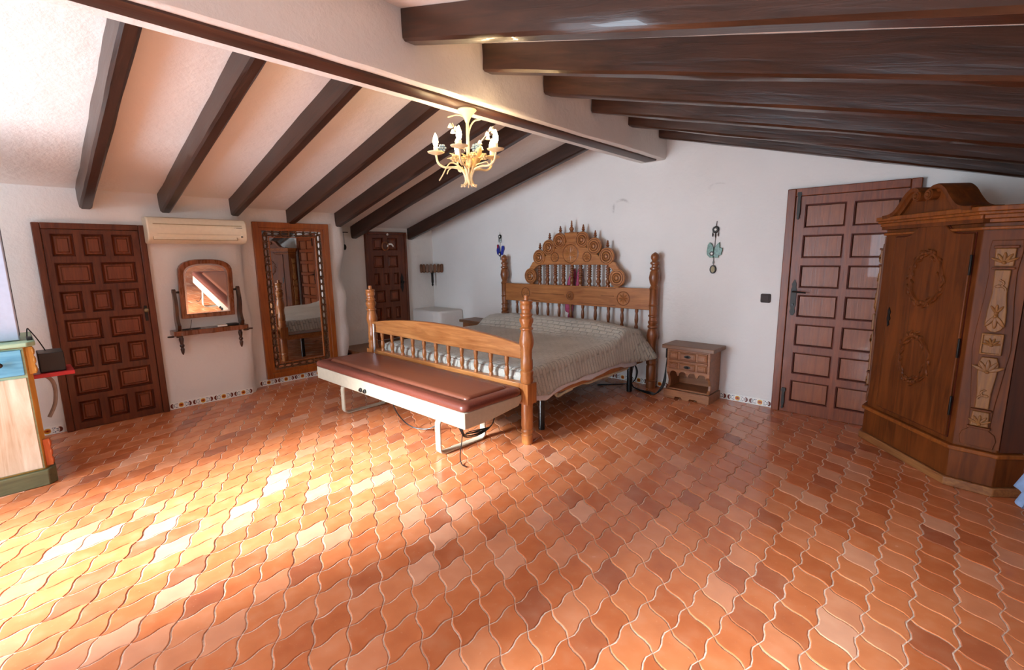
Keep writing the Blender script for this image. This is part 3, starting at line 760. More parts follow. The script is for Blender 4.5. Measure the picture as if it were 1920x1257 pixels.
fin = [(r_*1.3, z_) for r_, z_ in fin]
fin_me = MB().lathe(fin, n=10).mesh('finial', 'bedturn')
for (x, z, r_) in discs[1:-1]: inst('finial', fin_me, bed, (x, HY, z+r_-0.002))
cf = [(0.03,0),(0.03,0.006),(0.014,0.014),(0.026,0.034),(0.028,0.048),(0.014,0.066),(0.010,0.072),(0.016,0.080),(0.008,0.090),(0.013,0.102),(0.007,0.112),(0.010,0.122),(0.003,0.142)]
MB().lathe(cf, (BX+0.015, HY, 1.714), 12).build('crown_finial', 'bedturn', bed)
us_ = [(0.020,0),(0.020,0.02),(0.014,0.03),(0.021,0.045),(0.023,0.065),(0.016,0.09),(0.013,0.10)]
z = 0.10
while z < 0.235:
    us_ += [(0.0145, z), (0.0225, z+0.010), (0.0225, z+0.016), (0.0145, z+0.026)]; z += 0.028
us_ += [(0.018,0.245),(0.018,0.252)]
us_ = [(r_*1.22, z_) for r_, z_ in us_]
up_me = MB().lathe(us_, n=12).mesh('upper_spindle', 'bedturn')
for i in range(9): inst('upper_spindle', up_me, bed, (-3.876+i*0.1254, HY, 1.084))
ls_ = [(0.014,0),(0.014,0.10),(0.020,0.13),(0.021,0.16),(0.013,0.19),(0.018,0.21),(0.021,0.24),(0.018,0.28),(0.013,0.31),(0.019,0.33),(0.019,0.356)]
lo_me = MB().lathe(ls_, n=12).mesh('lower_spindle', 'bedturn')
for i in range(12): inst('lower_spindle', lo_me, bed, (-4.42+0.145+i*0.1770, HY, 0.50))

# mattress and bedspread
tag(MB().box(-4.40, 2.74, 0.335, -2.41, 4.62, 0.52).build('mattress', 'white', loc=(BX, 3.68, 0.335), bevel=0.04, seg=3), 'thick white mattress under the quilted bedspread', 'mattress')
def sm(a, b, t):
    t = max(0, min(1, (t-a)/(b-a))); return t*t*(3-2*t)
def top_z(x, y):
    z = 0.555+0.035*sm(2.8, 4.0, y)
    fall = 1-0.25*sm(0.55, 1.0, abs(x-BX)/1.02)
    z += 0.145*sm(4.03, 4.30, y)*(1-0.45*sm(4.38, 4.66, y))*fall
    z += 0.020*math.exp(-((y-4.10+0.06*math.sin(x*1.8))/0.05)**2)
    return z+0.010*mnoise.noise(Vector((x*2.2, y*2.2, 1)))+0.006*mnoise.noise(Vector((x*6, y*6, 5)))
def hem(y):
    pts = ((2.66,0.40),(2.80,0.345),(2.95,0.315),(3.05,0.345),(3.4,0.362),(3.8,0.370),(4.15,0.372),(4.22,0.350),(4.45,0.345),(4.62,0.36),(4.7,0.39))
    for (a, p), (b, q) in zip(pts, pts[1:]):
        if y <= b: return p+(q-p)*max(0,(y-a))/(b-a)
    return pts[-1][1]
W2, RC = 1.015, 0.055
cols = [('s', k/8.0) for k in range(8)]+[('c', k/5.0) for k in range(5)]+[('t', k/40.0) for k in range(41)]
def cross(side, kind, t, y):
    """x, z of the cloth across the bed"""
    pass
rowsY = [('f', k/8.0) for k in range(8)]+[('r', k/4.0) for k in range(4)]+[('y', 2.70+0.05+(4.64-2.75)*k/64.0) for k in range(65)]
def cloth_pt(ci, rj):
    kind, a = rj
    if kind == 'f': y, cap = 2.695-0.008*math.sin(ci*0.9), 0.44+(0.50-0.44)*a
    elif kind == 'r': y, cap = 2.695+0.055*(1-math.cos(a*PI/2)), 0.50+0.055*math.sin(a*PI/2)
    else: y, cap = a, 9
    n_s, n_c, n_t = 8, 5, 40; tot = 2*(n_s+n_c)+n_t
    side = -1 if ci < n_s+n_c else (1 if ci > n_s+n_c+n_t else 0)
    k = ci if ci <= tot/2 else tot-ci
    sg = -1 if ci <= tot/2 else 1
    flare = 0.04+0.13*sm(4.25, 4.62, y)+0.02*sm(3.1, 2.8, y)
    if k < n_s:
        t = k/n_s; zt = top_z(BX+sg*W2, y)-RC; h = hem(y) if sg > 0 else 0.40
        z = h+(zt-h)*t; x = BX+sg*(W2+flare*(1-t)+0.010*mnoise.noise(Vector((y*5, z*3, sg*4)))*(1-t)+0.006*math.sin(y*19+sg)*(1-t))
    elif k < n_s+n_c:
        t = (k-n_s)/n_c*PI/2; zt = top_z(BX+sg*W2, y)-RC
        z = zt+RC*math.sin(t); x = BX+sg*(W2-RC+RC*math.cos(t))
    else:
        u = (ci-(n_s+n_c))/n_t; x = BX-(W2-RC)+2*(W2-RC)*u; z = top_z(x, y)
    if cap < 9: z = min(z, cap)
    elif y < 2.80: z = min(z, top_z(x, y))
    return (x, y, z)
NC = 2*(8+5)+40+1
cv = [cloth_pt(c, r_) for r_ in rowsY for c in range(NC)]
cfc = [(j*NC+i, j*NC+i+1, (j+1)*NC+i+1, (j+1)*NC+i) for j in range(len(rowsY)-1) for i in range(NC-1)]
tag(MB().add(cv, cfc).build('bedspread', 'quilt', loc=(BX, 3.68, 0.36), angle=180, solid=0.012), 'sage grey quilted bedspread drawn over pillows on the carved bed', 'bedspread')
sh = []
for j in range(50):
    y = 2.72+(4.48-2.72)*j/49
    for k in range(5):
        t = k/4; low = hem(y)-0.045-0.010*math.sin(y*9)-0.012*mnoise.noise(Vector((y*6,0,0)))
        sh.append((-2.372+0.004*math.sin(y*23+k)*(1-t)+0.006*(1-t), y, low+(hem(y)+0.012-low)*t))
tag(MB().add(sh, [(j*5+k, (j+1)*5+k, (j+1)*5+k+1, j*5+k+1) for j in range(49) for k in range(4)]).build('bed_sheet', 'white', loc=(-2.38, 3.6, 0.31), angle=180, solid=0.004), 'white bed sheet edge hanging below the bedspread', 'sheet')
sc = MB()
def scarf_fn(path, w):
    P = spline(path, 6); vs = []; n = 7
    for i, p in enumerate(P):
        t = i/(len(P)-1); ww = w(t)
        for k in range(n):
            s = k/(n-1)-0.5
            vs.append((p.x+ww*s, p.y+0.010*math.sin(k*1.9+i*0.35), p.z+0.008*math.sin(k*1.3)))
    return vs, [(i*n+k, i*n+k+1, (i+1)*n+k+1, (i+1)*n+k) for i in range(len(P)-1) for k in range(n-1)]
sc.add(*scarf_fn([(-3.395,HY+0.06,1.285),(-3.41,HY+0.06,1.20),(-3.43,HY+0.06,1.10),(-3.45,HY+0.06,0.95),(-3.46,HY+0.06,0.85),(-3.455,HY+0.058,0.76),(-3.44,HY+0.058,0.72),(-3.44,HY+0.058,0.60)], lambda t: 0.07+0.05*math.sin(t*PI)-0.07*math.exp(-((t-0.8)/0.06)**2)))
sc.add(*scarf_fn([(-3.30,HY+0.062,1.285),(-3.31,HY+0.062,1.20),(-3.31,HY+0.06,1.10),(-3.34,HY+0.06,1.0)], lambda t: 0.06+0.04*t))
tag(sc.build('rose_scarf', 'rose', loc=(-3.42, HY+0.04, 0.6), angle=180, solid=0.004), 'rose pink scarf hanging behind the headboard spindles', 'scarf')
tag(MB().tube([(-4.40,2.592,0.468),(-4.40,2.595,0.62),(-4.402,2.597,0.765)], 0.012, 12).build('chrome_rod', 'chrome', loc=(-4.40,2.60,0.455)), 'short chrome rod propped against the footboard corner', 'rod')

# ------------------------------------------------------------------ massage bench at the foot of the bed
bn = thing('massage_bench', 'long maroon vinyl massage bench on beige metal base', 'bench', (-3.41, 2.28, 0))
BLX, BRX, BFY, BBY = -4.50, -2.315, 2.005, 2.585
pr = [(BFY, 0.287), (BFY, 0.405), (BBY, 0.405), (BBY, 0.365), (BBY-0.035, 0.325), (BFY+0.25, 0.293)]
MB().prism(pr, BLX, BRX, 'x').build('metal_base', 'beige', bn, bevel=0.006)
def rrect(x0, y0, x1, y1, r_, n=6):
    return arc(x1-r_, y0+r_, r_, -90, 0, n)+arc(x1-r_, y1-r_, r_, 0, 90, n)+arc(x0+r_, y1-r_, r_, 90, 180, n)+arc(x0+r_, y0+r_, r_, 180, 270, n)
def loft(mb, rings):
    n = len(rings[0][0]); vs = []; fs = []
    for P, z in rings: vs += [(p[0], p[1], z) for p in P]
    for j in range(len(rings)-1):
        fs += [(j*n+i, j*n+(i+1) % n, (j+1)*n+(i+1) % n, (j+1)*n+i) for i in range(n)]
    fs.append(tuple((len(rings)-1)*n+i for i in range(n))); fs.append(tuple(range(n))[::-1])
    return mb.add(vs, fs)
cu = MB(); E_ = lambda i, z: (rrect(BLX-0.012+i, BFY-0.012+i, BRX+0.012-i, BBY+0.002-i, max(0.05-i*0.3, 0.02)), z)
loft(cu, [E_(0.012,0.405),E_(0.0,0.417),E_(0.0,0.440),E_(0.008,0.456),E_(0.022,0.464),E_(0.075,0.466),E_(0.095,0.454),E_(0.105,0.452)])
cu.build('cushion_rim', 'vinyl', bn, angle=60)
cu = MB(); G_ = lambda i, z: (rrect(BLX+0.085+i, BFY+0.100+i, BRX-0.085-i, BBY-0.075-i, 0.035), z)
loft(cu, [G_(0.0,0.450),G_(0.0,0.462),G_(0.010,0.474),G_(0.030,0.478)]); cu.build('cushion_pad', 'vinyl_in', bn, angle=60)
for x in (-3.668, -3.600):
    kn = MB(Matrix.Translation((x, BFY, 0.318)) @ Matrix.Rotation(R(90), 4, 'X')).lathe([(0.019,0),(0.019,0.012),(0.012,0.016),(0.010,0.022),(0.004,0.023)], n=14).build('socket_knob', 'iron', bn)
def strap(x):
    w, th = 0.028, 0.011; y0, y1 = BFY+0.03, BBY-0.09
    mid = [(y0, 0.285), (y0, 0.03)]; path = arc(y0+0.045, 0.24, 0.045, 180-0, 180, 1)
    pts = [(y0+0.05, 0.281)]+arc(y0+0.045, 0.236, 0.040, 100, 180, 5)+arc(y0+0.045, 0.050, 0.040, 180, 265, 5)+arc(y1-0.045, 0.050, 0.040, 275, 360, 5)+arc(y1-0.045, 0.236, 0.040, 0, 80, 5)+[(y1-0.05, 0.281)]
    P = [Vector((p[0], p[1])) for p in pts]; m = MB(); vs = []; n = len(P)
    for i in range(n):
        t = (P[min(i+1, n-1)]-P[max(i-1, 0)]).normalized(); nn = Vector((-t.y, t.x))*th/2
        for q, xx in ((P[i]+nn, x-w), (P[i]+nn, x+w), (P[i]-nn, x+w), (P[i]-nn, x-w)): vs.append((xx, q.x, max(q.y, 0.002)))
    fs = [(i*4+k, i*4+(k+1) % 4, (i+1)*4+(k+1) % 4, (i+1)*4+k) for i in range(n-1) for k in range(4)]+[(3,2,1,0), tuple((n-1)*4+k for k in range(4))]
    m.add(vs, fs).build('strap_leg', 'beige', bn)
strap(-4.075); strap(-2.655)
cb_ = spline([(-3.34,2.10,0.288),(-3.33,2.12,0.18),(-3.27,2.18,0.06),(-3.17,2.24,0.02),(-3.05,2.30,0.05),(-2.92,2.34,0.20),(-2.88,2.36,0.29)], 5)
MB().tube(cb_, 0.005, 6).build('power_cord', 'black', bn)
cw = MB()
for i in range(6):
    a = random.uniform(-.02, .02)
    cw.tube(spline([(-2.45+a,2.08+a,0.285),(-2.44,2.10,0.20+a),(-2.50+a,2.20,0.13+i*0.008),(-2.52,2.34+a,0.11+i*0.008),(-2.50,2.44,0.16),(-2.48+a,2.48,0.29)], 4), 0.004, 5)
cw.tube(spline([(-2.44,2.10,0.285),(-2.45,2.09,0.15),(-2.44,2.06,0.05),(-2.40,2.04,0.006),(-2.34,2.03,0.006)], 4), 0.004, 5)
cw.build('cable_bundle', 'black', bn)

# ------------------------------------------------------------------ nightstands
def nightstand(label, x0):
    t = thing('nightstand', label, 'nightstand', (x0+0.27, 4.63, 0), group='oak nightstands beside the bed')
    L, Rr, F, B = x0+0.045, x0+0.475, 4.505, 4.785
    MB().box(x0, F-0.035, 0.510, x0+0.52, B, 0.548).build('top_board', 'night_dark', t, bevel=0.006)
    side = [(F,0.09),(F+0.045,0.12),(F+0.055,0.17),(F+0.035,0.215),(F,0.26),(F,0.51),(B,0.51),(B,0.09)]
    for (a, b) in ((L, L+0.025), (Rr-0.025, Rr)): MB().prism(side, a, b, 'x').build('side_panel', 'night', t, bevel=0.003)
    MB().box(L+0.025, B-0.012, 0.09, Rr-0.025, B-0.002, 0.51).build('back_panel', 'night', t)
    MB().box(L+0.025, F+0.02, 0.085, Rr-0.025, B-0.012, 0.10).build('shelf', 'night', t)
    bs = [(L-0.015,0.0),(L+0.10,0.0),(L+0.11,0.022),(L+0.17,0.022),(L+0.18,0.0),(L+0.245,0.0),(L+0.255,0.022),(L+0.325,0.022),(L+0.335,0.0),(Rr+0.015,0.0),(Rr+0.015,0.075),(Rr+0.005,0.088),(L-0.005,0.088),(L-0.015,0.075)]
    MB().prism(bs, F-0.02, F+0.0, 'y').build('plinth', 'night', t, bevel=0.003)
    for (a, b) in ((L-0.015, L), (Rr, Rr+0.015)): MB().box(a, F, 0.0, b, B-0.002, 0.085).build('plinth_side', 'night', t)
    # drawers
    for z0, z1 in ((0.400, 0.488), (0.300, 0.378)):
        d = MB().box(L+0.027, F-0.006, z0, Rr-0.027, F+0.2, z1).build('drawer', 'night', t, bevel=0.002)
        w = Rr-L-0.06
        for a, b in ((0.0, 0.24), (0.28, 0.72), (0.76, 1.0)):
            p = MB(); ax, bx = L+0.03+w*a, L+0.03+w*b
            p.frustum(ax, z0+0.006, bx, z1-0.006, -0.0, 0.010, -0.010, 'y', Matrix.Translation((0, F-0.005, 0)))
            p.frustum(ax+0.016, z0+0.020, bx-0.016, z1-0.020, -0.008, 0.004, -0.013, 'y', Matrix.Translation((0, F-0.005, 0)))
            p.build('drawer_panel', 'night', d, smooth=False)
        c = (L+Rr)/2; zc = (z0+z1)/2
        h = MB().prism([(c-0.036,zc),(c-0.02,zc+0.012),(c,zc+0.016),(c+0.02,zc+0.012),(c+0.036,zc),(c+0.02,zc-0.012),(c,zc-0.014),(c-0.02,zc-0.012)], F-0.021, F-0.017, 'y')
        h.ball((c, F-0.028, zc-0.002), (0.016, 0.010, 0.010)); h.build('drawer_pull', 'iron', d)
    MB().box(L+0.02, F-0.012, 0.380, Rr-0.02, F+0.01, 0.398).build('drawer_rail', 'night', t, bevel=0.004)
    MB().box(L+0.02, F-0.003, 0.490, Rr-0.02, F+0.01, 0.510).build('upper_rail', 'night', t)
    ap = [(Rr-0.02, 0.300), (L+0.02, 0.300)]; low = []
    a0 = L+0.025; ww = (Rr-L-0.05)/4
    for k in range(4):
        cx = a0+ww*(k+0.5)
        low += [(a0+ww*k+0.004, 0.235)]+[(cx+ww*0.36*math.cos(g), 0.255+ww*0.30*math.sin(g)) for g in [PI-PI*i/8 for i in range(9)]]+[(a0+ww*(k+1)-0.004, 0.235)]
    MB().prism(ap+low, F, F+0.014, 'y').build('scalloped_apron', 'night', t)
    return t
ns = nightstand('oak nightstand with two drawers to the right of the bed', -2.090)
ns2 = nightstand('oak nightstand mostly hidden to the left of the bed', -5.215)
tag(MB().box(-2.061, 4.50, 0.405, -2.047, 4.545, 0.500).build('remote_control', 'black', loc=(-2.054, 4.52, 0.405), bevel=0.004), 'slim black bed remote clipped to the side of the nightstand', 'remote')
bc = MB()
for i in range(3):
    o_ = i*0.012
    bc.tube(spline([(-2.054,4.53,0.41),(-2.06,4.52,0.30),(-2.07+o_,4.48,0.14),(-2.12,4.44+o_,0.03),(-2.20,4.45,0.008+o_),(-2.32,4.50+o_,0.008),(-2.44,4.54,0.03),(-2.50+o_,4.58,0.14),(-2.46,4.60,0.25),(-2.42,4.58+o_,0.18),(-2.46,4.60,0.07),(-2.60,4.62,0.008),(-2.8,4.4+o_,0.008)], 5), 0.006, 6)
tag(bc.build('bed_cables', 'black', loc=(-2.4, 4.52, 0.0)), 'loops of black cable on the floor behind the bed leg', 'cable')

# ------------------------------------------------------------------ tall mirror on the left wall
tmr = thing('tall_mirror', 'tall wall mirror in wide wooden frame with carved bronze border', 'mirror', (MID_X, 2.38, 0.075), R(90))
W = Matrix.Translation((MID_X, 0, 0)) @ Matrix.Rotation(R(90), 4, 'Z')
U0, U1, Z0, Z1 = 1.95, 2.815, 0.075, 1.86
def frame_bars(M, u0, u1, z0, z1, w, d0, d1):
    m = MB(M)
    def quad(o0, o1, f):
        pass
    P = [(u0,z0),(u1,z0),(u1,z1),(u0,z1)]; Q = [(u0+w,z0+w),(u1-w,z0+w),(u1-w,z1-w),(u0+w,z1-w)]
    vs = [(p[0],d0,p[1]) for p in P]+[(p[0],d1,p[1]) for p in P]+[(p[0],d1,p[1]) for p in Q]+[(p[0],d0,p[1]) for p in Q]
    fs = []
    for i in range(4):
        j = (i+1) % 4
        fs += [(i,j,4+j,4+i),(4+i,4+j,8+j,8+i),(8+i,8+j,12+j,12+i),(12+i,12+j,j,i)]
    return m.add(vs, fs)
frame_bars(W, U0, U1, Z0, Z1, 0.062, -0.002, -0.045).build('frame', 'mirror_frame', tmr, bevel=0.005)
frame_bars(W, U0+0.060, U1-0.060, Z0+0.060, Z1-0.060, 0.034, -0.002, -0.032).build('inner_frame', 'mirror_frame', tmr, bevel=0.004)
MB(W).box(U0+0.09, -0.012, Z0+0.09, U1-0.09, -0.004, Z1-0.09).build('mirror_glass', 'mirror', tmr, smooth=False)
frame_bars(W, U0+0.158, U1-0.158, Z0+0.158, Z1-0.158, 0.010, -0.011, -0.026).build('beading', 'mirror_frame', tmr)
cbm = MB(W)
def link_chain(p, q, n):
    for i in range(n):
        t = (i+0.5)/n; u = p[0]+(q[0]-p[0])*t; z = p[1]+(q[1]-p[1])*t
        L = math.hypot(q[0]-p[0], q[1]-p[1])/n*0.56; vert = abs(q[1]-p[1]) > abs(q[0]-p[0])
        ru, rz = (0.021, L) if vert else (L, 0.021)
        cbm.tube([(u+ru*math.cos(g), -0.020, z+rz*math.sin(g)) for g in [2*PI*k/12 for k in range(12)]], 0.007, 6, closed=True)
        e = 0.024
        for s in (-1, 1): cbm.ball((u+(s*e if vert else L*0.9*s), -0.020, z+(L*0.9*s if vert else s*e)), (0.010, 0.008, 0.010), 8, 5)
a_ = 0.126
link_chain((U0+a_, Z0+a_), (U0+a_, Z1-a_), 18); link_chain((U1-a_, Z0+a_), (U1-a_, Z1-a_), 18)
link_chain((U0+a_, Z0+a_), (U1-a_, Z0+a_), 7); link_chain((U0+a_, Z1-a_), (U1-a_, Z1-a_), 7)
tag(cbm.build('carved_border', 'mirror_carve', tmr), kind='stuff')

# ------------------------------------------------------------------ toilet mirror with shelf
WL = Matrix.Translation((LEFT_X, 0, 0)) @ Matrix.Rotation(R(90), 4, 'Z')
sm_ = thing('shelf_mirror', 'arched swing mirror on small dark bracket shelf below air conditioner', 'mirror', (LEFT_X, 1.38, 0.55), R(90))
CU, CZ = 1.372, 1.175
TM = WL @ Matrix.Translation((CU, -0.115, CZ)) @ Matrix.Rotation(R(7.5), 4, 'X')
def arch_outline(hw, zb, zs, zt, n=14):
    """rectangle with a flattened arched head"""
    P = [(-hw, zb), (hw, zb)]
    for i in range(n+1):
        g = PI*i/n; c, s_ = math.cos(g), math.sin(g)
        P.append((hw*math.copysign(abs(c)**0.72, c), zs+(zt-zs)*abs(s_)**0.72))
    return P
def ring_prism(m, Po, Pi, d0, d1):
    n = len(Po); vs = [(p[0],d0,p[1]) for p in Po]+[(p[0],d1,p[1]) for p in Po]+[(p[0],d1,p[1]) for p in Pi]+[(p[0],d0,p[1]) for p in Pi]
    fs = []
    for i in range(n):
        j = (i+1) % n
        fs += [(i,j,n+j,n+i),(n+i,n+j,2*n+j,2*n+i),(2*n+i,2*n+j,3*n+j,3*n+i),(3*n+i,3*n+j,j,i)]
    return m.add(vs, fs)
O1, O2, O3 = arch_outline(0.232, -0.285, 0.145, 0.285), arch_outline(0.188, -0.245, 0.125, 0.245), arch_outline(0.172, -0.230, 0.115, 0.230)
ring_prism(MB(TM), O1, O2, 0.014, -0.020).build('mirror_frame', 'mirror_small', sm_, bevel=0.006, seg=3)
MB(TM).prism(O1, 0.012, 0.018, 'y').build('back_board', 'mirror_dark', sm_)
MB(TM).prism(O3, -0.010, 0.010, 'y').build('mirror_glass', 'mirror', sm_, smooth=False)
ring_prism(MB(TM), O2, O3, 0.006, -0.006).build('bevelled_edge', 'chrome', sm_)
def upright(s):
    u = CU+s*0.275
    c = [(-0.155,0.785),(-0.13,0.80),(-0.105,0.86),(-0.100,0.92),(-0.118,0.99),(-0.128,1.06),(-0.118,1.13),(-0.112,1.16)]
    P = spline([(a, z) if False else (a, z, 0) for a, z in c], 4); n = len(P); L = []; Rr = []
    for i, p in enumerate(P):
        t = (P[min(i+1,n-1)]-P[max(i-1,0)]).normalized(); nn = Vector((-t.y, t.x, 0)); w = 0.040*(1-i/n)+0.016
        L.append((p.x+nn.x*w, p.y+nn.y*w)); Rr.append((p.x-nn.x*w, p.y-nn.y*w))
    top = [(P[-1].x+0.022*math.cos(g), P[-1].y+0.022*math.sin(g)) for g in [R(200), R(160), R(120), R(90), R(60), R(20), R(-20)]]
    poly = Rr+top[::-1]+L[::-1]
    MB(WL).prism(poly, u-0.014, u+0.014, 'x').build('upright', 'mirror_dark', sm_, bevel=0.003)
    MB(WL @ Matrix.Translation((u-s*0.014, -0.113, 1.15)) @ Matrix.Rotation(R(90), 4, 'Y')).lathe([(0.010,-0.03),(0.010,0.03)], n=10).build('pivot', 'iron', sm_)
upright(-1); upright(1)
sh_front = [(CU-0.325,0.0),(CU-0.325,-0.16),(CU-0.305,-0.185),(CU-0.25,-0.185),(CU-0.18,-0.175),(CU-0.10,-0.165),(CU-0.05,-0.180),(CU,-0.185),(CU+0.05,-0.180),(CU+0.10,-0.165),(CU+0.18,-0.175),(CU+0.25,-0.185),(CU+0.305,-0.185),(CU+0.325,-0.16),(CU+0.325,0.0)]
MB(WL).prism([(u, d-0.002) for u, d in sh_front], 0.738, 0.785, 'z').build('shelf', 'mirror_small', sm_, bevel=0.004)
for s in (-1, 1):
    MB(WL).prism(arc(CU+s*0.345, -0.13, 0.028, 0, 360, 16)[:-1], 0.728, 0.742, 'z').prism(arc(CU+s*0.29, -0.19, 0.026, 0, 360, 16)[:-1], 0.728, 0.741, 'z').build('bracket_pad', 'mirror_dark', sm_, bevel=0.003)
    MB(WL).lathe([(0.004,0.545),(0.012,0.565),(0.018,0.60),(0.012,0.615),(0.020,0.63),(0.020,0.64),(0.013,0.65),(0.019,0.68),(0.021,0.70),(0.014,0.725),(0.020,0.738)], (CU+s*0.26, -0.10, 0), 12).build('drop_finial', 'mirror_dark', sm_)
tag(MB(WL).box(CU+0.05, -0.15, 0.786, CU+0.135, -0.08, 0.803).build('white_box', 'pale', loc=tuple(WL @ Vector((CU+0.09,-0.115,0.786))), bevel=0.003), 'small white flat box on the mirror shelf', 'box')
tag(MB(WL).box(CU+0.145, -0.14, 0.786, CU+0.245, -0.06, 0.806).build('black_wallet', 'black', loc=tuple(WL @ Vector((CU+0.195,-0.10,0.786))), bevel=0.005), 'flat black wallet on the mirror shelf beside white box', 'wallet')
gl = MB(WL).tube([(CU-0.21+0.035*math.cos(g), -0.12+0.022*math.sin(g), 0.791) for g in [2*PI*k/14 for k in range(14)]], 0.003, 6, closed=True)
gl.tube([(CU-0.13+0.035*math.cos(g), -0.12+0.022*math.sin(g), 0.791) for g in [2*PI*k/14 for k in range(14)]], 0.003, 6, closed=True)
gl.tube(spline([(CU-0.18,-0.10,0.791),(CU-0.17,-0.085,0.80),(CU-0.155,-0.075,0.85),(CU-0.15,-0.07,0.875)], 4), 0.0025, 5).tube([(CU-0.175,-0.12,0.792),(CU-0.165,-0.12,0.792)], 0.003, 5)
tag(gl.build('eyeglasses', 'black', loc=tuple(WL @ Vector((CU-0.17,-0.12,0.788)))), 'thin black eyeglasses lying at the left of the mirror shelf', 'glasses')

# ------------------------------------------------------------------ air conditioner
ac = thing('air_conditioner', 'ivory wall mounted air conditioner above the small arched mirror', 'air conditioner', (LEFT_X, 1.35, 1.605), R(90))
A0, A1 = 0.945, 1.765
prof = [(-0.002,1.605),(-0.002,1.845),(-0.13,1.845),(-0.175,1.835),(-0.200,1.805),(-0.208,1.74),(-0.205,1.68),(-0.190,1.640),(-0.150,1.612),(-0.08,1.605)]
MB(WL).prism(prof, A0, A1, 'x').build('casing', 'ac', ac, bevel=0.012, seg=3)
MB(WL).box(A0+0.045, -0.2095, 1.775, A1-0.05, -0.200, 1.782).build('intake_groove', 'ac_line', ac)
MB(WL).box(A0+0.07, -0.2085, 1.690, A1-0.07, -0.200, 1.692).build('panel_seam', 'ac_line', ac)
lv = MB(WL @ Matrix.Translation((0, -0.1985, 1.655)) @ Matrix.Rotation(R(-22), 4, 'X')).box(A0+0.04, -0.006, -0.016, A1-0.10, 0.004, 0.016).build('louvre', 'ac', ac, bevel=0.002)
ll = MB(WL @ Matrix.Translation((0, -0.1985, 1.655)) @ Matrix.Rotation(R(-22), 4, 'X'))
for (u0, z0, u1, z1) in ((A0+0.037,-0.019,A1-0.097,-0.017),(A0+0.037,0.017,A1-0.097,0.019),(A0+0.036,-0.019,A0+0.039,0.019),(A1-0.099,-0.019,A1-0.096,0.019)): ll.box(u0,-0.0062,z0,u1,0.0,z1)
ll.build('louvre_gap', 'ac_line', ac)
MB(WL).box(A1-0.062, -0.2075, 1.668, A1-0.044, -0.195, 1.680).build('display_window', 'black', ac)
lo = MB(WL)
lo.add([(A1-0.115,-0.2095,1.757),(A1-0.108,-0.2095,1.757),(A1-0.1115,-0.2095,1.763)], [(0,1,2)])
for i in range(9): lo.box(A1-0.100+i*0.0062, -0.2098, 1.757, A1-0.0955+i*0.0062, -0.205, 1.7615)
tag(lo.build('maker_mark', 'black', ac), kind='stuff')

# ------------------------------------------------------------------ diagonal wardrobe in the right corner
wd = thing('baroque_wardrobe', 'tall carved brown wardrobe with arched bonnet standing across the corner', 'wardrobe', (-0.41, 4.47, 0), math.atan2(-0.773, 0.634))
Wd = WM[wd]
def foot_poly(e):
    """top view outline, grown outward by e"""
    return [(0-e*0.4, -e), (0.79+e*0.4, -e), (0.945+e*0.9, 0.145-e*0.4), (0.945+e*0.9, 0.31), (-0.125-e*0.6, 0.19), (-0.125-e*0.6, 0.125-e*0.4)]
MB(Wd).prism(foot_poly(0.012), 0.0, 0.055, 'z').build('base_board', 'wardrobe_base', wd, bevel=0.006)
MB(Wd).prism(foot_poly(-0.008), 0.055, 0.235, 'z').build('plinth', 'wardrobe', wd, bevel=0.004)
MB(Wd).prism(foot_poly(0.010), 0.235, 0.262, 'z').build('plinth_moulding', 'wardrobe_lit', wd, bevel=0.006)
MB(Wd).prism(foot_poly(-0.022), 0.262, 1.600, 'z').build('carcass', 'wardrobe', wd, bevel=0.004)
MB(Wd).prism(foot_poly(-0.005), 1.560, 1.578, 'z').build('frieze_bead', 'wardrobe_lit', wd, bevel=0.005)
def cornice(e, z0, z1):
    return foot_poly(e), z0, z1
cn = MB(Wd)
for e, z0, z1 in ((-0.004,1.600,1.622),(0.018,1.622,1.645),(0.034,1.645,1.662),(0.046,1.662,1.690)): cn.prism(foot_poly(e), z0, z1, 'z')
cn.build('cornice', 'wardrobe_lit', wd, bevel=0.004)
cc = 0.405
half = [(0.045,1.69),(0.10,1.694),(0.155,1.715),(0.205,1.765),(0.245,1.815),(0.29,1.845),(0.335,1.845),(0.365,1.825)]
hs = [(p.x, p.y) for p in spline([(a, b, 0) for a, b in half], 4)]
bp = hs+[(0.372,1.80),(0.385,1.775),(0.438-0.013,1.775),(0.438,1.80)]+[(2*cc-x, z) for x, z in hs[::-1]]
MB(Wd).prism([(0.0,1.600),(0.0,1.69)]+bp+[(0.81,1.69),(0.81,1.600)], -0.012, 0.10, 'y').build('bonnet_board', 'wardrobe', wd)
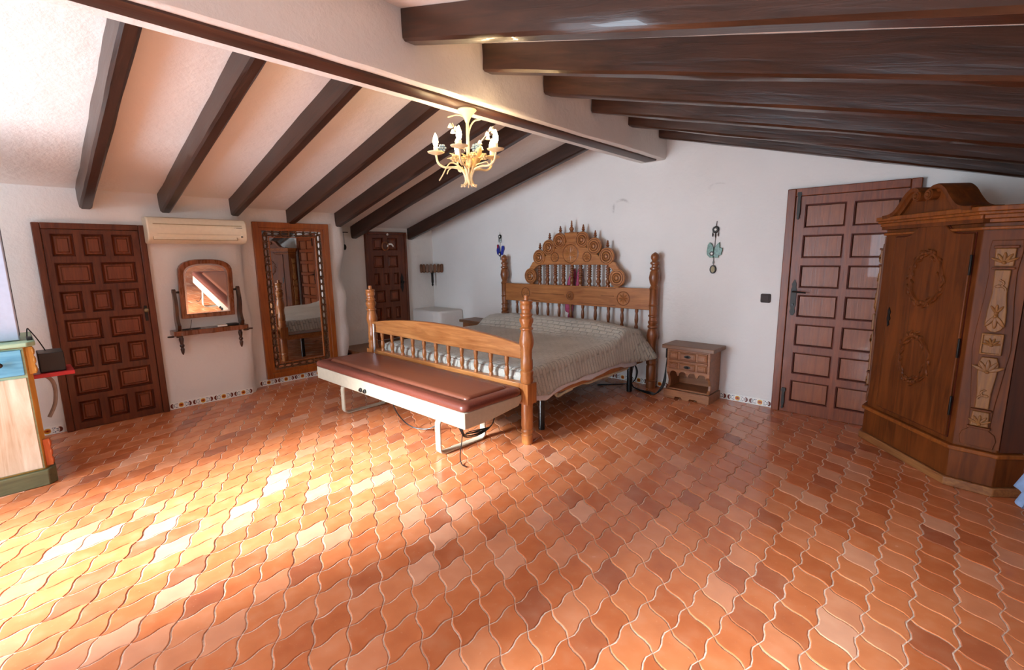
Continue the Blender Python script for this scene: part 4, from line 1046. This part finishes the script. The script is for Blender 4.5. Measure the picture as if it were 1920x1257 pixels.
for s in (1, -1):
    pts = [(cc+s*(x-cc), 0.0, z) for x, z in hs]; m = MB(Wd)
    n = len(pts); vs = []
    for i, p in enumerate(pts):
        a_, b_ = pts[max(i-1,0)], pts[min(i+1,n-1)]; t = Vector((b_[0]-a_[0], b_[2]-a_[2])).normalized(); nn = Vector((-t.y, t.x))*(1 if s > 0 else -1)
        for (o_, d_) in ((-0.036,-0.012),(-0.036,-0.030),(-0.020,-0.034),(-0.014,-0.048),(0.008,-0.052),(0.012,-0.040),(0.012,0.13),(0.0,0.13)):
            vs.append((p[0]+nn.x*o_, d_, p[2]+nn.y*o_))
    k = 8
    m.add(vs, [(i*k+q, (i+1)*k+q, (i+1)*k+(q+1) % k, i*k+(q+1) % k) for i in range(n-1) for q in range(k)]+[tuple(range(k)), tuple((n-1)*k+q for q in range(k))])
    m.build('swan_neck', 'wardrobe', wd, angle=50)
    MB(Wd @ Matrix.Translation((cc+s*-0.048, -0.058, 1.800)) @ Matrix.Rotation(R(-90), 4, 'X')).lathe([(0.034,0),(0.036,0.008),(0.036,0.19)], n=18).build('volute', 'wardrobe', wd)
    MB(Wd @ Matrix.Translation((cc+s*-0.048, -0.058, 1.800)) @ Matrix.Rotation(R(90), 4, 'X')).lathe([(0.026,0),(0.024,0.006),(0.016,0.006),(0.014,0.002),(0.010,0.010),(0.003,0.012)], n=16).build('volute_eye', 'wardrobe', wd)
Wdd = Wd @ Matrix.Translation((0, 0.029, 0))
# door leaf with shouldered arch
dt = [(0.745,1.545),(0.66,1.545),(0.61,1.552),(0.565,1.58),(0.53,1.615),(0.48,1.638),(0.435,1.642),(0.39,1.638),(0.34,1.615),(0.305,1.58),(0.26,1.552),(0.21,1.545),(0.125,1.545)]
dp = [(0.125,0.30),(0.745,0.30)]+dt
MB(Wdd).prism([(0.435+(x-0.435)*1.012, z+(0.006 if z > 1 else -0.006)) for x, z in dp], -0.0135, 0.02, 'y').build('gap_shade', 'door_line', wd)  # dark board behind the leaf, paints the shaded gap around it
dw = MB(Wdd).prism(dp, -0.026, 0.0, 'y').build('door', 'wardrobe', wd, bevel=0.005)
for z in (0.50, 0.86, 1.36): MB(Wdd).box(0.746, -0.032, z-0.06, 0.757, -0.020, z+0.06).build('hinge', 'iron', dw, bevel=0.003)
MB(Wdd).prism([(0.150,0.905),(0.168,0.92),(0.160,0.945),(0.172,0.965),(0.162,0.99),(0.170,1.01),(0.152,1.045),(0.140,1.02),(0.146,0.995),(0.138,0.965),(0.146,0.94)], -0.031, -0.026, 'y').build('lock_plate', 'iron', dw)
rg = random.Random(5)
def wreath(cu, cz, ru, rz):
    m = MB(Wdd); y = -0.027
    m.tube([(cu+ru*math.cos(g), y, cz+rz*math.sin(g)) for g in [2*PI*k/28 for k in range(28)]], 0.012, 6, closed=True)
    for k in range(34):
        g = 2*PI*k/34; off = rg.choice((-1, 1))*rg.uniform(0.010, 0.026); a = g+PI/2+rg.uniform(-.7,.7)
        T = Matrix.Translation((cu+(ru+off)*math.cos(g), y, cz+(rz+off)*math.sin(g))) @ Matrix.Rotation(-a, 4, 'Y')
        m.ball((0,0,0), (rg.uniform(0.018,0.032), 0.011, rg.uniform(0.007,0.012)), 8, 5, T)
    for g, n_ in ((PI/2, 6), (-PI/2, 5)):
        for k in range(n_): m.ball((cu+(k-n_/2+0.5)*0.022, y-0.003, cz+rz*math.sin(g)+rg.uniform(-.008,.008)), 0.013, 8, 5)
    m.build('carved_wreath', 'wardrobe', dw)
wreath(0.435, 1.27, 0.125, 0.165); wreath(0.415, 0.725, 0.120, 0.155)
# canted corner pilasters
def pilaster(Mc, w):
    b0 = MB(Mc).box(0.004, -0.006, 0.285, w-0.004, 0.02, 1.555).build('pilaster_ground', 'wardrobe', wd)
    c = w/2
    sh = [(c-0.070,0.285),(c+0.070,0.285),(c+0.080,0.335),(c+0.070,0.37),(c+0.045,0.39),(c+0.052,0.55),(c+0.070,0.76),(c+0.080,0.88),(c+0.075,1.0),(c+0.062,1.16),(c+0.056,1.32),(c+0.068,1.44),(c+0.062,1.50),(c-0.062,1.50),(c-0.068,1.44),(c-0.056,1.32),(c-0.062,1.16),(c-0.075,1.0),(c-0.080,0.88),(c-0.070,0.76),(c-0.052,0.55),(c-0.045,0.39),(c-0.070,0.37),(c-0.080,0.335)]
    MB(Mc).prism(sh, -0.014, 0.0, 'y').build('pilaster', 'wardrobe', wd, bevel=0.003)
    def blk(name, poly, d=-0.030): return MB(Mc).prism(poly, d, -0.012, 'y').build(name, 'wardrobe_carve', wd, bevel=0.004)
    cap = blk('carved_capital', [(c-0.038,1.355),(c+0.038,1.355),(c+0.042,1.455),(c-0.042,1.455)])
    MB(Mc).box(c-0.050,-0.036,1.455,c+0.050,-0.012,1.470).build('capital_fillet', 'wardrobe', wd, bevel=0.003); MB(Mc).box(c-0.046,-0.034,1.338,c+0.046,-0.012,1.350).build('capital_fillet', 'wardrobe', wd, bevel=0.003)
    us2 = blk('upper_shaft', [(c-0.030,0.995),(c-0.010,0.980),(c+0.010,0.980),(c+0.030,0.995),(c+0.042,1.03),(c+0.040,1.10),(c+0.030,1.20),(c+0.033,1.335),(c-0.033,1.335),(c-0.030,1.20),(c-0.040,1.10),(c-0.042,1.03)])
    md = blk('medallion', rrect(c-0.045, 0.850, c+0.045, 0.970, 0.018), -0.026)
    frame_bars(Mc, c-0.046, c+0.046, 0.848, 0.972, 0.010, -0.020, -0.036).build('medallion_rim', 'wardrobe_carve', wd, bevel=0.004)
    lsft = blk('lower_shaft', [(c-0.030,0.525),(c+0.030,0.525),(c+0.030,0.62),(c+0.040,0.72),(c+0.043,0.79),(c+0.032,0.832),(c-0.032,0.832),(c-0.043,0.79),(c-0.040,0.72),(c-0.030,0.62)])
    bs = blk('carved_base', [(c-0.040,0.415),(c+0.040,0.415),(c+0.036,0.505),(c-0.036,0.505)])
    MB(Mc).box(c-0.050,-0.036,0.400,c+0.050,-0.012,0.413).build('base_fillet', 'wardrobe', wd, bevel=0.003); MB(Mc).box(c-0.046,-0.034,0.507,c+0.046,-0.012,0.520).build('base_fillet', 'wardrobe', wd, bevel=0.003)
    def leaf(par, zc, h, n_, up_):
        m = MB(Mc)
        for k in range(n_):
            a = (k-(n_-1)/2)*0.55
            T = Matrix.Translation((c, -0.032, zc)) @ Matrix.Rotation(-a if up_ else a+PI, 4, 'Y')
            m.ball((0,0,h*0.5), (h*0.14, 0.007, h*0.5), 8, 6, T)
        m.ball((c, -0.034, zc), 0.010, 8, 5)
        m.build('carved_leaf', 'wardrobe_carve', par)
    leaf(cap, 1.375, 0.060, 5, True); leaf(us2, 1.075, 0.075, 3, False); leaf(us2, 1.09, 0.05, 3, True); leaf(md, 0.905, 0.042, 6, True)
    leaf(lsft, 0.745, 0.075, 5, True); leaf(bs, 0.43, 0.055, 5, True)
    for par, zz, s_ in ((us2, 1.25, 1), (lsft, 0.61, -1)):
        sp1 = [(c+s_*(0.006+0.018*(1-t))*math.cos(t*9), -0.032, zz+0.05*(t-0.5)*2*0.6+(0.018*(1-t))*math.sin(t*9)) for t in [i/18 for i in range(19)]]
        MB(Mc).tube(sp1, 0.006, 6).build('carved_scroll', 'wardrobe_carve', par)
ang = math.atan2(0.145, 0.155)
pilaster(Wd @ Matrix.Translation((0.792, 0.020, 0)) @ Matrix.Rotation(ang, 4, 'Z'), 0.20)
pilaster(Wd @ Matrix.Translation((-0.118, 0.142, 0)) @ Matrix.Rotation(-math.atan2(0.125, 0.125), 4, 'Z'), 0.155)
MB(Wd).box(0.927, 0.16, 0.27, 0.935, 0.30, 1.59).build('shaded_side', 'wardrobe_shaded', wd)  # thin added board that carries the painted shade of this side
# blue cloth at the right edge
stl = thing('wooden_stool', 'small wooden stool under a light blue cloth at the right edge', 'stool', (0.66, 3.44, 0))
MB().box(0.50, 3.28, 0.46, 0.84, 3.60, 0.49).build('seat', 'night', stl, bevel=0.004)
for x in (0.52, 0.79):
    for y in (3.30, 3.55): MB().box(x, y, 0, x+0.03, y+0.03, 0.46).build('leg', 'night', stl)
CL = [(0.364,0.185),(0.385,0.25),(0.412,0.33),(0.445,0.41),(0.470,0.47),(0.485,0.492),(0.51,0.497),(0.60,0.496),(0.72,0.496),(0.83,0.497)]
def cl_fn(u, v):
    k = min(int(u*9), 8); t = u*9-k; x = CL[k][0]+(CL[k+1][0]-CL[k][0])*t; z = CL[k][1]+(CL[k+1][1]-CL[k][1])*t
    h = max(0, 1-u*1.8)
    return (x+0.014*math.sin(v*15)*h, 3.27+0.345*v, z-0.02*h*math.sin(v*7)+0.004)
tag(MB().grid(cl_fn, 27, 22).build('blue_cloth', 'bluecloth', loc=(0.62, 3.44, 0.2), angle=180), 'light blue cloth draped at the right edge beside the wardrobe', 'cloth')

# ------------------------------------------------------------------ chandelier
CX, CY = -2.405, 2.185
ch = thing('chandelier', 'cream flower chandelier with five lit candle bulbs under ridge beam', 'chandelier', (CX, CY, 1.905))
TC = Matrix.Translation((CX, CY, 0))
MB(TC).lathe([(0.010,2.300),(0.016,2.315),(0.022,2.33),(0.034,2.350),(0.052,2.368),(0.062,2.378),(0.058,2.3855)], n=22).build('canopy', 'chand', ch)
MB(TC).lathe([(0.012,1.955),(0.011,2.10),(0.010,2.31)], n=10).build('stem', 'chand', ch)
lat = Vector((0.67, 0.742, 0)); tow = Vector((0.742, -0.67, 0))      # across and towards the room's open side
def P3(l, t, z): return tuple(Vector((CX, CY, z))+lat*l+tow*t)
arm_i = 0
for gdeg in (33, 105, 177, 249, 321):
    g = R(gdeg); c_, s_ = math.cos(g), math.sin(g)
    def Q(r_, z): return P3(r_*c_, r_*s_, z)
    arm = MB().tube(spline([Q(0.020,1.925),Q(0.022,1.965),Q(0.045,2.01),Q(0.10,2.025),Q(0.155,2.025),Q(0.195,2.05),Q(0.208,2.10)], 5), 0.0072, 7).build('arm', 'chand', ch)
    T = Matrix.Translation(Q(0.208, 2.10))
    MB(T).lathe([(0.008,0),(0.030,0.006),(0.052,0.014),(0.056,0.020),(0.030,0.014),(0.012,0.012)], n=12).build('drip_dish', 'chand', arm)
    MB(T).lathe([(0.014,0.010),(0.019,0.016),(0.0155,0.020),(0.0155,0.052),(0.013,0.054)], n=12).build('candle_sleeve', 'chand_white', arm)
    MB(T).lathe([(0.010,0.054),(0.015,0.066),(0.018,0.082),(0.0165,0.098),(0.011,0.116),(0.005,0.130),(0.001,0.137)], n=14).build('bulb', 'bulb', arm)
    L = bpy.data.lights.new('bulb_light', 'POINT'); L.energy = 5.5; L.color = (1.0, 0.70, 0.38); L.shadow_soft_size = 0.022
    lo_ = bpy.data.objects.new('bulb_light', L); COL.objects.link(lo_); lo_.location = Vector(Q(0.208, 2.10))+Vector((0,0,0.09))
    for k in range(2):                                    # flared stem ends at the foot
        g2 = g+R(18+36*k); d = lat*math.cos(g2)+tow*math.sin(g2); B = Vector((CX, CY, 0))
        MB().tube(spline([B+d*0.045+Vector((0,0,2.03-0.015*k)), B+d*0.022+Vector((0,0,1.975)), B+d*0.020+Vector((0,0,1.945)), B+d*0.034+Vector((0,0,1.915)), B+d*0.055+Vector((0,0,1.905+0.006*k))], 4), [0.006]*16+[0.004], 6).build('stalk', 'chand', ch)
def petal_leaf(m, base, tip, w, sag=0.01):
    b = Vector(base); t = Vector(tip); d = t-b; s = d.cross(Vector((0.3,0.2,1))).normalized(); up_ = s.cross(d).normalized()
    vs = []; n = 6
    for i in range(n+1):
        u = i/n; ww = w*math.sin(PI*min(0.98, max(0.03, u)))**0.8; c = b+d*u+up_*sag*math.sin(PI*u)*2
        vs += [tuple(c-s*ww+up_*ww*0.3), tuple(c), tuple(c+s*ww+up_*ww*0.3)]
    m.add(vs, [(i*3+k, i*3+k+1, (i+1)*3+k+1, (i+1)*3+k) for i in range(n) for k in range(2)])
rc = random.Random(11)
for k in range(12):
    g = 2*PI*k/12+rc.uniform(-.15,.15); r0, r1 = rc.uniform(.02,.04), rc.uniform(.10,.15); z0, z1 = rc.uniform(2.0,2.05), rc.uniform(2.06,2.14)
    m = MB(); petal_leaf(m, P3(r0*math.cos(g), r0*math.sin(g), z0), P3(r1*math.cos(g), r1*math.sin(g), z1), rc.uniform(.018,.030)); m.build('leaf', 'chand_leaf', ch, angle=180, solid=0.002)
for (l, t, z, ln) in ((-0.17, 0.05, 1.935, 0), (0.12, 0.06, 2.02, 1), (-0.13, -0.1, 2.0, 0)):   # curled tendrils
    MB().tube(spline([P3(0,0,1.96), P3(l*0.35,t*0.4,2.03), P3(l*0.7,t*0.8,2.045), P3(l,t,z+0.03), P3(l*1.12,t,z)], 5), [0.005]*10+[0.004]*11, 6).build('tendril', 'chand', ch)
MB().tube(spline([P3(0.0,0,2.15), P3(0.01,0.0,2.25), P3(0.04,0,2.31), P3(0.085,0,2.325)], 5), 0.005, 6).build('tendril', 'chand', ch)
MB().tube(spline([P3(0.0,0,2.33), P3(-0.06,0,2.35), P3(-0.125,0,2.335)], 5), 0.004, 6).build('tendril', 'chand', ch)
def flower(l, t, z, r_, mat, n=6):
    m = MB(); C = Vector(P3(l, t, z)); m.ball(tuple(C+tow*0.006), r_*0.35, 8, 5)
    for k in range(n):
        a = 2*PI*k/n; d = lat*math.cos(a)+Vector((0,0,1))*math.sin(a)
        m.ball(tuple(C+d*r_*0.62), (r_*0.42, r_*0.42, r_*0.34), 8, 5)
    m.build('flower', mat, ch)
flower(0.055, 0.06, 2.135, 0.034, 'chand_blue', 8); flower(-0.165, 0.03, 2.14, 0.026, 'chand_blue', 6)
flower(0.10, 0.10, 2.075, 0.024, 'chand_leaf'); flower(-0.085, 0.12, 2.06, 0.026, 'chand_leaf'); flower(0.03, 0.12, 2.08, 0.022, 'chand_leaf'); flower(-0.03, 0.10, 2.06, 0.020, 'chand_leaf')
def spray(pts, n, mat='chand_white'):
    P = spline(pts, 6); st_ = MB().tube(P, 0.003, 5).build('flower_stem', 'chand', ch)
    for i in range(n):
        p = P[int((i+1)/n*(len(P)-1))]; s = (-1)**i; C = p+lat*0.014*s-Vector((0,0,0.012))
        m = MB(Matrix.Translation(C)); m.lathe([(0.017,-0.014),(0.014,-0.006),(0.010,0.004),(0.003,0.012)], n=8); m.build('bell_flower', mat, st_)
spray([P3(0.05,0.03,2.12), P3(0.09,0.03,2.19), P3(0.14,0.03,2.245), P3(0.165,0.03,2.275)], 6)
spray([P3(-0.02,0.03,2.12), P3(-0.055,0.04,2.20), P3(-0.08,0.04,2.255), P3(-0.095,0.04,2.29)], 6)

# ------------------------------------------------------------------ painted cabinet, television and their clutter at the left edge
KX, KY = -4.25, 0.068
cab = thing('painted_cabinet', 'distressed painted cabinet with blue drawer at left edge', 'cabinet', (-4.55, -0.35, 0))
body = [(KX-0.60, -0.80), (KX-0.012, -0.80), (KX-0.012, KY-0.028), (KX-0.045, KY-0.004), (KX-0.60, KY-0.004)]
MB().prism(body, 0.10, 0.925, 'z').build('carcass', 'mustard', cab, bevel=0.004)
pl = [(KX-0.60, -0.82), (KX+0.018, -0.82), (KX+0.018, KY-0.018), (KX-0.030, KY+0.022), (KX-0.60, KY+0.022)]
MB().prism(pl, 0.0, 0.105, 'z').build('plinth', 'olive', cab, bevel=0.006)
tp = [(KX-0.61, -0.83), (KX+0.025, -0.83), (KX+0.025, KY-0.010), (KX-0.020, KY+0.030), (KX-0.61, KY+0.030)]
MB().prism(tp, 0.925, 0.955, 'z').build('top_board', 'green', cab, bevel=0.006)
MB().box(KX-0.014, -0.78, 0.115, KX-0.004, KY-0.030, 0.918).build('face_frame', 'green', cab)
dd = MB().box(KX-0.012, -0.76, 0.745, KX+0.006, KY-0.040, 0.910).build('drawer', 'blue', cab, bevel=0.004)
for y in (-0.075, -0.6): MB(Matrix.Translation((KX+0.006, y, 0.828)) @ Matrix.Rotation(R(90), 4, 'Y')).lathe([(0.006,0),(0.006,0.012),(0.015,0.018),(0.016,0.026),(0.008,0.032)], n=12).build('knob', 'iron', dd)
for (y0, y1) in ((-0.76, -0.352), (-0.348, KY-0.038)):
    MB().box(KX-0.012, y0, 0.120, KX+0.005, y1, 0.728).build('door', 'palewood', cab, bevel=0.003)
for (z0, z1, m_) in ((0.745, 0.92, 'mustard'), (0.12, 0.30, 'orange')):
    c = MB().box(KX-0.050, KY-0.020, z0, KX-0.018, KY+0.014, z1, )
    for i in range(3): c.ball((KX-0.030, KY+0.012, z0+(z1-z0)*(i+0.5)/3), (0.016, 0.010, (z1-z0)/6.5), 8, 5)
    c.build('corner_block', m_, cab, bevel=0.004)
sh_ = MB().box(KX-0.50, KY-0.004, 0.672, KX-0.22, KY+0.205, 0.700).build('side_shelf', 'red', cab, bevel=0.004)
tag(MB().box(KX-0.46, KY+0.035, 0.701, KX-0.25, KY+0.165, 0.835).build('set_top_box', 'black', loc=(KX-0.355, KY+0.10, 0.701), bevel=0.005), 'matte black box on the red side shelf', 'box')
tag(MB().tube(spline([(KX-0.50,KY+0.045,0.655),(KX-0.50,KY+0.09,0.60),(KX-0.50,KY+0.10,0.52),(KX-0.50,KY+0.085,0.42),(KX-0.50,KY+0.045,0.33)], 6), 0.012, 8).build('grey_hose', 'grey', loc=(KX-0.50, KY+0.06, 0.33)), 'grey cable loop hanging below the red side shelf', 'cable')
rmt = MB().box(KX-0.14, KY-0.005, 0.956, KX-0.06, KY+0.022, 0.975); rmt.tube(spline([(KX-0.13,KY+0.0,0.972),(KX-0.17,KY+0.008,1.02),(KX-0.24,KY+0.02,1.0),(KX-0.30,KY+0.05,0.93),(KX-0.34,KY+0.08,0.842)], 5), 0.004, 6)
tag(rmt.build('black_adapter', 'black', loc=(KX-0.10, KY, 0.956), bevel=0.003), 'small black adapter with cord beside the television', 'adapter')
tvt = thing('television', 'large silver framed television on the painted cabinet', 'television', (-4.42, -0.50, 0.956))
TX = -4.335
MB().prism([(TX-0.055,0.958),(TX,0.958),(TX+0.012,0.985),(TX+0.012,1.86),(TX-0.055,1.88)], -1.12, 0.036, 'y').build('bezel', 'tv', tvt, bevel=0.008)
MB().box(TX-0.19, -1.10, 0.975, TX-0.055, 0.040, 1.875).build('back_shell', 'tv_dark', tvt, bevel=0.01)
MB().box(TX+0.011, -1.02, 1.075, TX+0.0145, -0.042, 1.78).build('screen', 'screen', tvt)

# ------------------------------------------------------------------ corner sconce, charms, switch
so = thing('corner_sconce', 'wooden slatted corner sconce with dark spike above the ledge', 'sconce', (FAR_X+0.05, BACK_Y-0.05, 0.995))
for k in range(7):
    g = R(-84+k*13); cx, cy = FAR_X+0.255*math.cos(g)+0.012, BACK_Y+0.255*math.sin(g)-0.012
    T = Matrix.Translation((cx, cy, 0)) @ Matrix.Rotation(g+PI/2, 4, 'Z')
    MB(T).prism([(-0.014,1.205),(0.014,1.205),(0.024,1.235),(0.026,1.30)]+arc(0, 1.315, 0.025, 0, 180, 6)+[(-0.026,1.30),(-0.024,1.235)], -0.008, 0.008, 'y').build('slat', 'sconce', so, bevel=0.003)
MB().prism([(FAR_X+0.012, BACK_Y-0.012)]+[(FAR_X+0.012+0.225*math.cos(R(g)), BACK_Y-0.012+0.225*math.sin(R(g))) for g in range(-90, 1, 10)], 1.212, 1.232, 'z').build('bowl', 'sconce', so, bevel=0.004)
MB(Matrix.Translation((FAR_X+0.10, BACK_Y-0.10, 0))).lathe([(0.002,0.985),(0.014,1.005),(0.018,1.02),(0.011,1.03),(0.019,1.05),(0.020,1.18),(0.028,1.212)], n=10).build('spike', 'iron', so)

def disc_y(m, x, z, r_, y0, y1, n=18, rz=None):
    m.prism([(x+r_*math.cos(2*PI*k/n), z+(rz or r_)*math.sin(2*PI*k/n)) for k in range(n)], y0, y1, 'y')
YW = BACK_Y-0.004
lc = thing('leaf_charm', 'green leaf shaped wall charm with silver disc and oval pendant', 'wall charm', (-1.73, BACK_Y, 1.255))
MB().tube([(-1.728,YW-0.006,1.755),(-1.735,YW-0.006,1.70),(-1.734,YW-0.006,1.60),(-1.742,YW-0.006,1.45),(-1.742,YW-0.006,1.33)], 0.0025, 5).build('cord', 'iron', lc)
m = MB(); disc_y(m, -1.735, 1.675, 0.026, YW-0.016, YW-0.002)
for k in range(14): m.ball((-1.735+0.029*math.cos(2*PI*k/14), YW-0.010, 1.675+0.029*math.sin(2*PI*k/14)), 0.006, 6, 4)
sun_d = m.build('sun_disc', 'iron', lc); m = MB(); disc_y(m, -1.735, 1.675, 0.011, YW-0.020, YW-0.015); m.build('disc_centre', 'pale', sun_d)
for dx in (-0.026, 0.0, 0.026): MB().lathe([(0.003,1.60+abs(dx)*0.3),(0.006,1.62+abs(dx)*0.3),(0.003,1.650)], (-1.735+dx, YW-0.010, 0), 8).build('drop', 'iron', lc)
def leafpoly(pts, cx, cz, s=1.0): return [(cx+a*s, cz+b*s) for a, b in pts]
MB().prism(leafpoly([(0.0,-0.065),(-0.035,-0.062),(-0.062,-0.035),(-0.066,0.0),(-0.058,0.06),(-0.040,0.085),(-0.020,0.070),(0.0,0.03)], -1.745, 1.47), YW-0.014, YW-0.004, 'y').build('leaf', 'sage', lc, bevel=0.003)
MB().prism(leafpoly([(0.0,-0.050),(0.02,-0.066),(0.052,-0.064),(0.050,-0.046),(0.080,-0.036),(0.076,-0.020),(0.086,0.004),(0.082,0.028),(0.058,0.032),(0.056,0.085),(0.030,0.062),(0.008,0.025)], -1.745, 1.47), YW-0.016, YW-0.004, 'y').build('leaf', 'sage', lc, bevel=0.003)
m = MB(); disc_y(m, -1.757, 1.445, 0.022, YW-0.020, YW-0.012); fd = m.build('flower_disc', 'iron', lc); m = MB(); disc_y(m, -1.757, 1.445, 0.011, YW-0.024, YW-0.019); m.build('disc_centre', 'pale', fd)
m = MB(); disc_y(m, -1.742, 1.292, 0.032, YW-0.014, YW-0.003, 20, 0.042); ov = m.build('oval_pendant', 'iron', lc, bevel=0.004)
m = MB(); disc_y(m, -1.740, 1.292, 0.019, YW-0.018, YW-0.012, 16, 0.030); m.build('oval_relief', 'gold', ov)
MB().lathe([(0.006,1.345),(0.009,1.36),(0.005,1.375)], (-1.742, YW-0.008, 0), 8).build('bead', 'silver', lc)

bcx = -4.665
bch = thing('butterfly_charm', 'cobalt blue winged wall charm with small silver disc left of headboard', 'wall charm', (bcx, BACK_Y, 1.40))
MB().tube([(bcx,YW-0.006,1.775),(bcx,YW-0.006,1.60),(bcx+0.004,YW-0.006,1.395)], 0.003, 5).build('cord', 'silver', bch)
m = MB(); disc_y(m, bcx, 1.715, 0.028, YW-0.014, YW-0.002); d1 = m.build('silver_disc', 'iron', bch); m = MB(); disc_y(m, bcx, 1.715, 0.012, YW-0.018, YW-0.013); m.build('disc_centre', 'pale', d1)
for dx in (-0.024, 0.0, 0.024): MB().lathe([(0.005,1.635),(0.008,1.66),(0.004,1.695)], (bcx+dx, YW-0.008, 0), 8).build('drop', 'silver', bch)
MB().prism(leafpoly([(0,-0.09),(-0.02,-0.07),(-0.055,-0.05),(-0.066,0.0),(-0.055,0.05),(-0.045,0.07),(-0.02,0.07),(-0.005,0.0)], bcx, 1.525), YW-0.014, YW-0.004, 'y').build('wing', 'bluegl', bch, bevel=0.003)
MB().prism(leafpoly([(0,-0.09),(0.02,-0.06),(0.055,-0.06),(0.060,-0.04),(0.085,0.02),(0.082,0.055),(0.060,0.065),(0.035,0.060),(0.02,-0.01),(0.0,-0.03)], bcx, 1.525), YW-0.015, YW-0.004, 'y').build('wing', 'bluegl', bch, bevel=0.003)
MB().prism(leafpoly([(-0.045,0.03),(-0.052,0.07),(-0.038,0.085),(-0.022,0.065),(-0.025,0.03)], bcx, 1.525), YW-0.017, YW-0.004, 'y').build('red_tip', 'redgl', bch)
m = MB(); disc_y(m, bcx, 1.475, 0.024, YW-0.020, YW-0.012); d2 = m.build('flower_disc', 'iron', bch); m = MB(); disc_y(m, bcx, 1.475, 0.013, YW-0.024, YW-0.019); m.build('disc_centre', 'pale', d2)

sw = thing('light_switch', 'square brown light switch on wall beside the reddish door', 'light switch', (-1.25, BACK_Y, 0.99))
MB().prism(rrect(-1.293, 0.990, -1.207, 1.072, 0.012, 4), BACK_Y-0.010, BACK_Y-0.001, 'y').build('plate', 'brownsw', sw, bevel=0.003)
MB().prism(rrect(-1.280, 1.003, -1.220, 1.059, 0.006, 3), BACK_Y-0.014, BACK_Y-0.009, 'y').build('rocker', 'brownsw', sw, bevel=0.002)
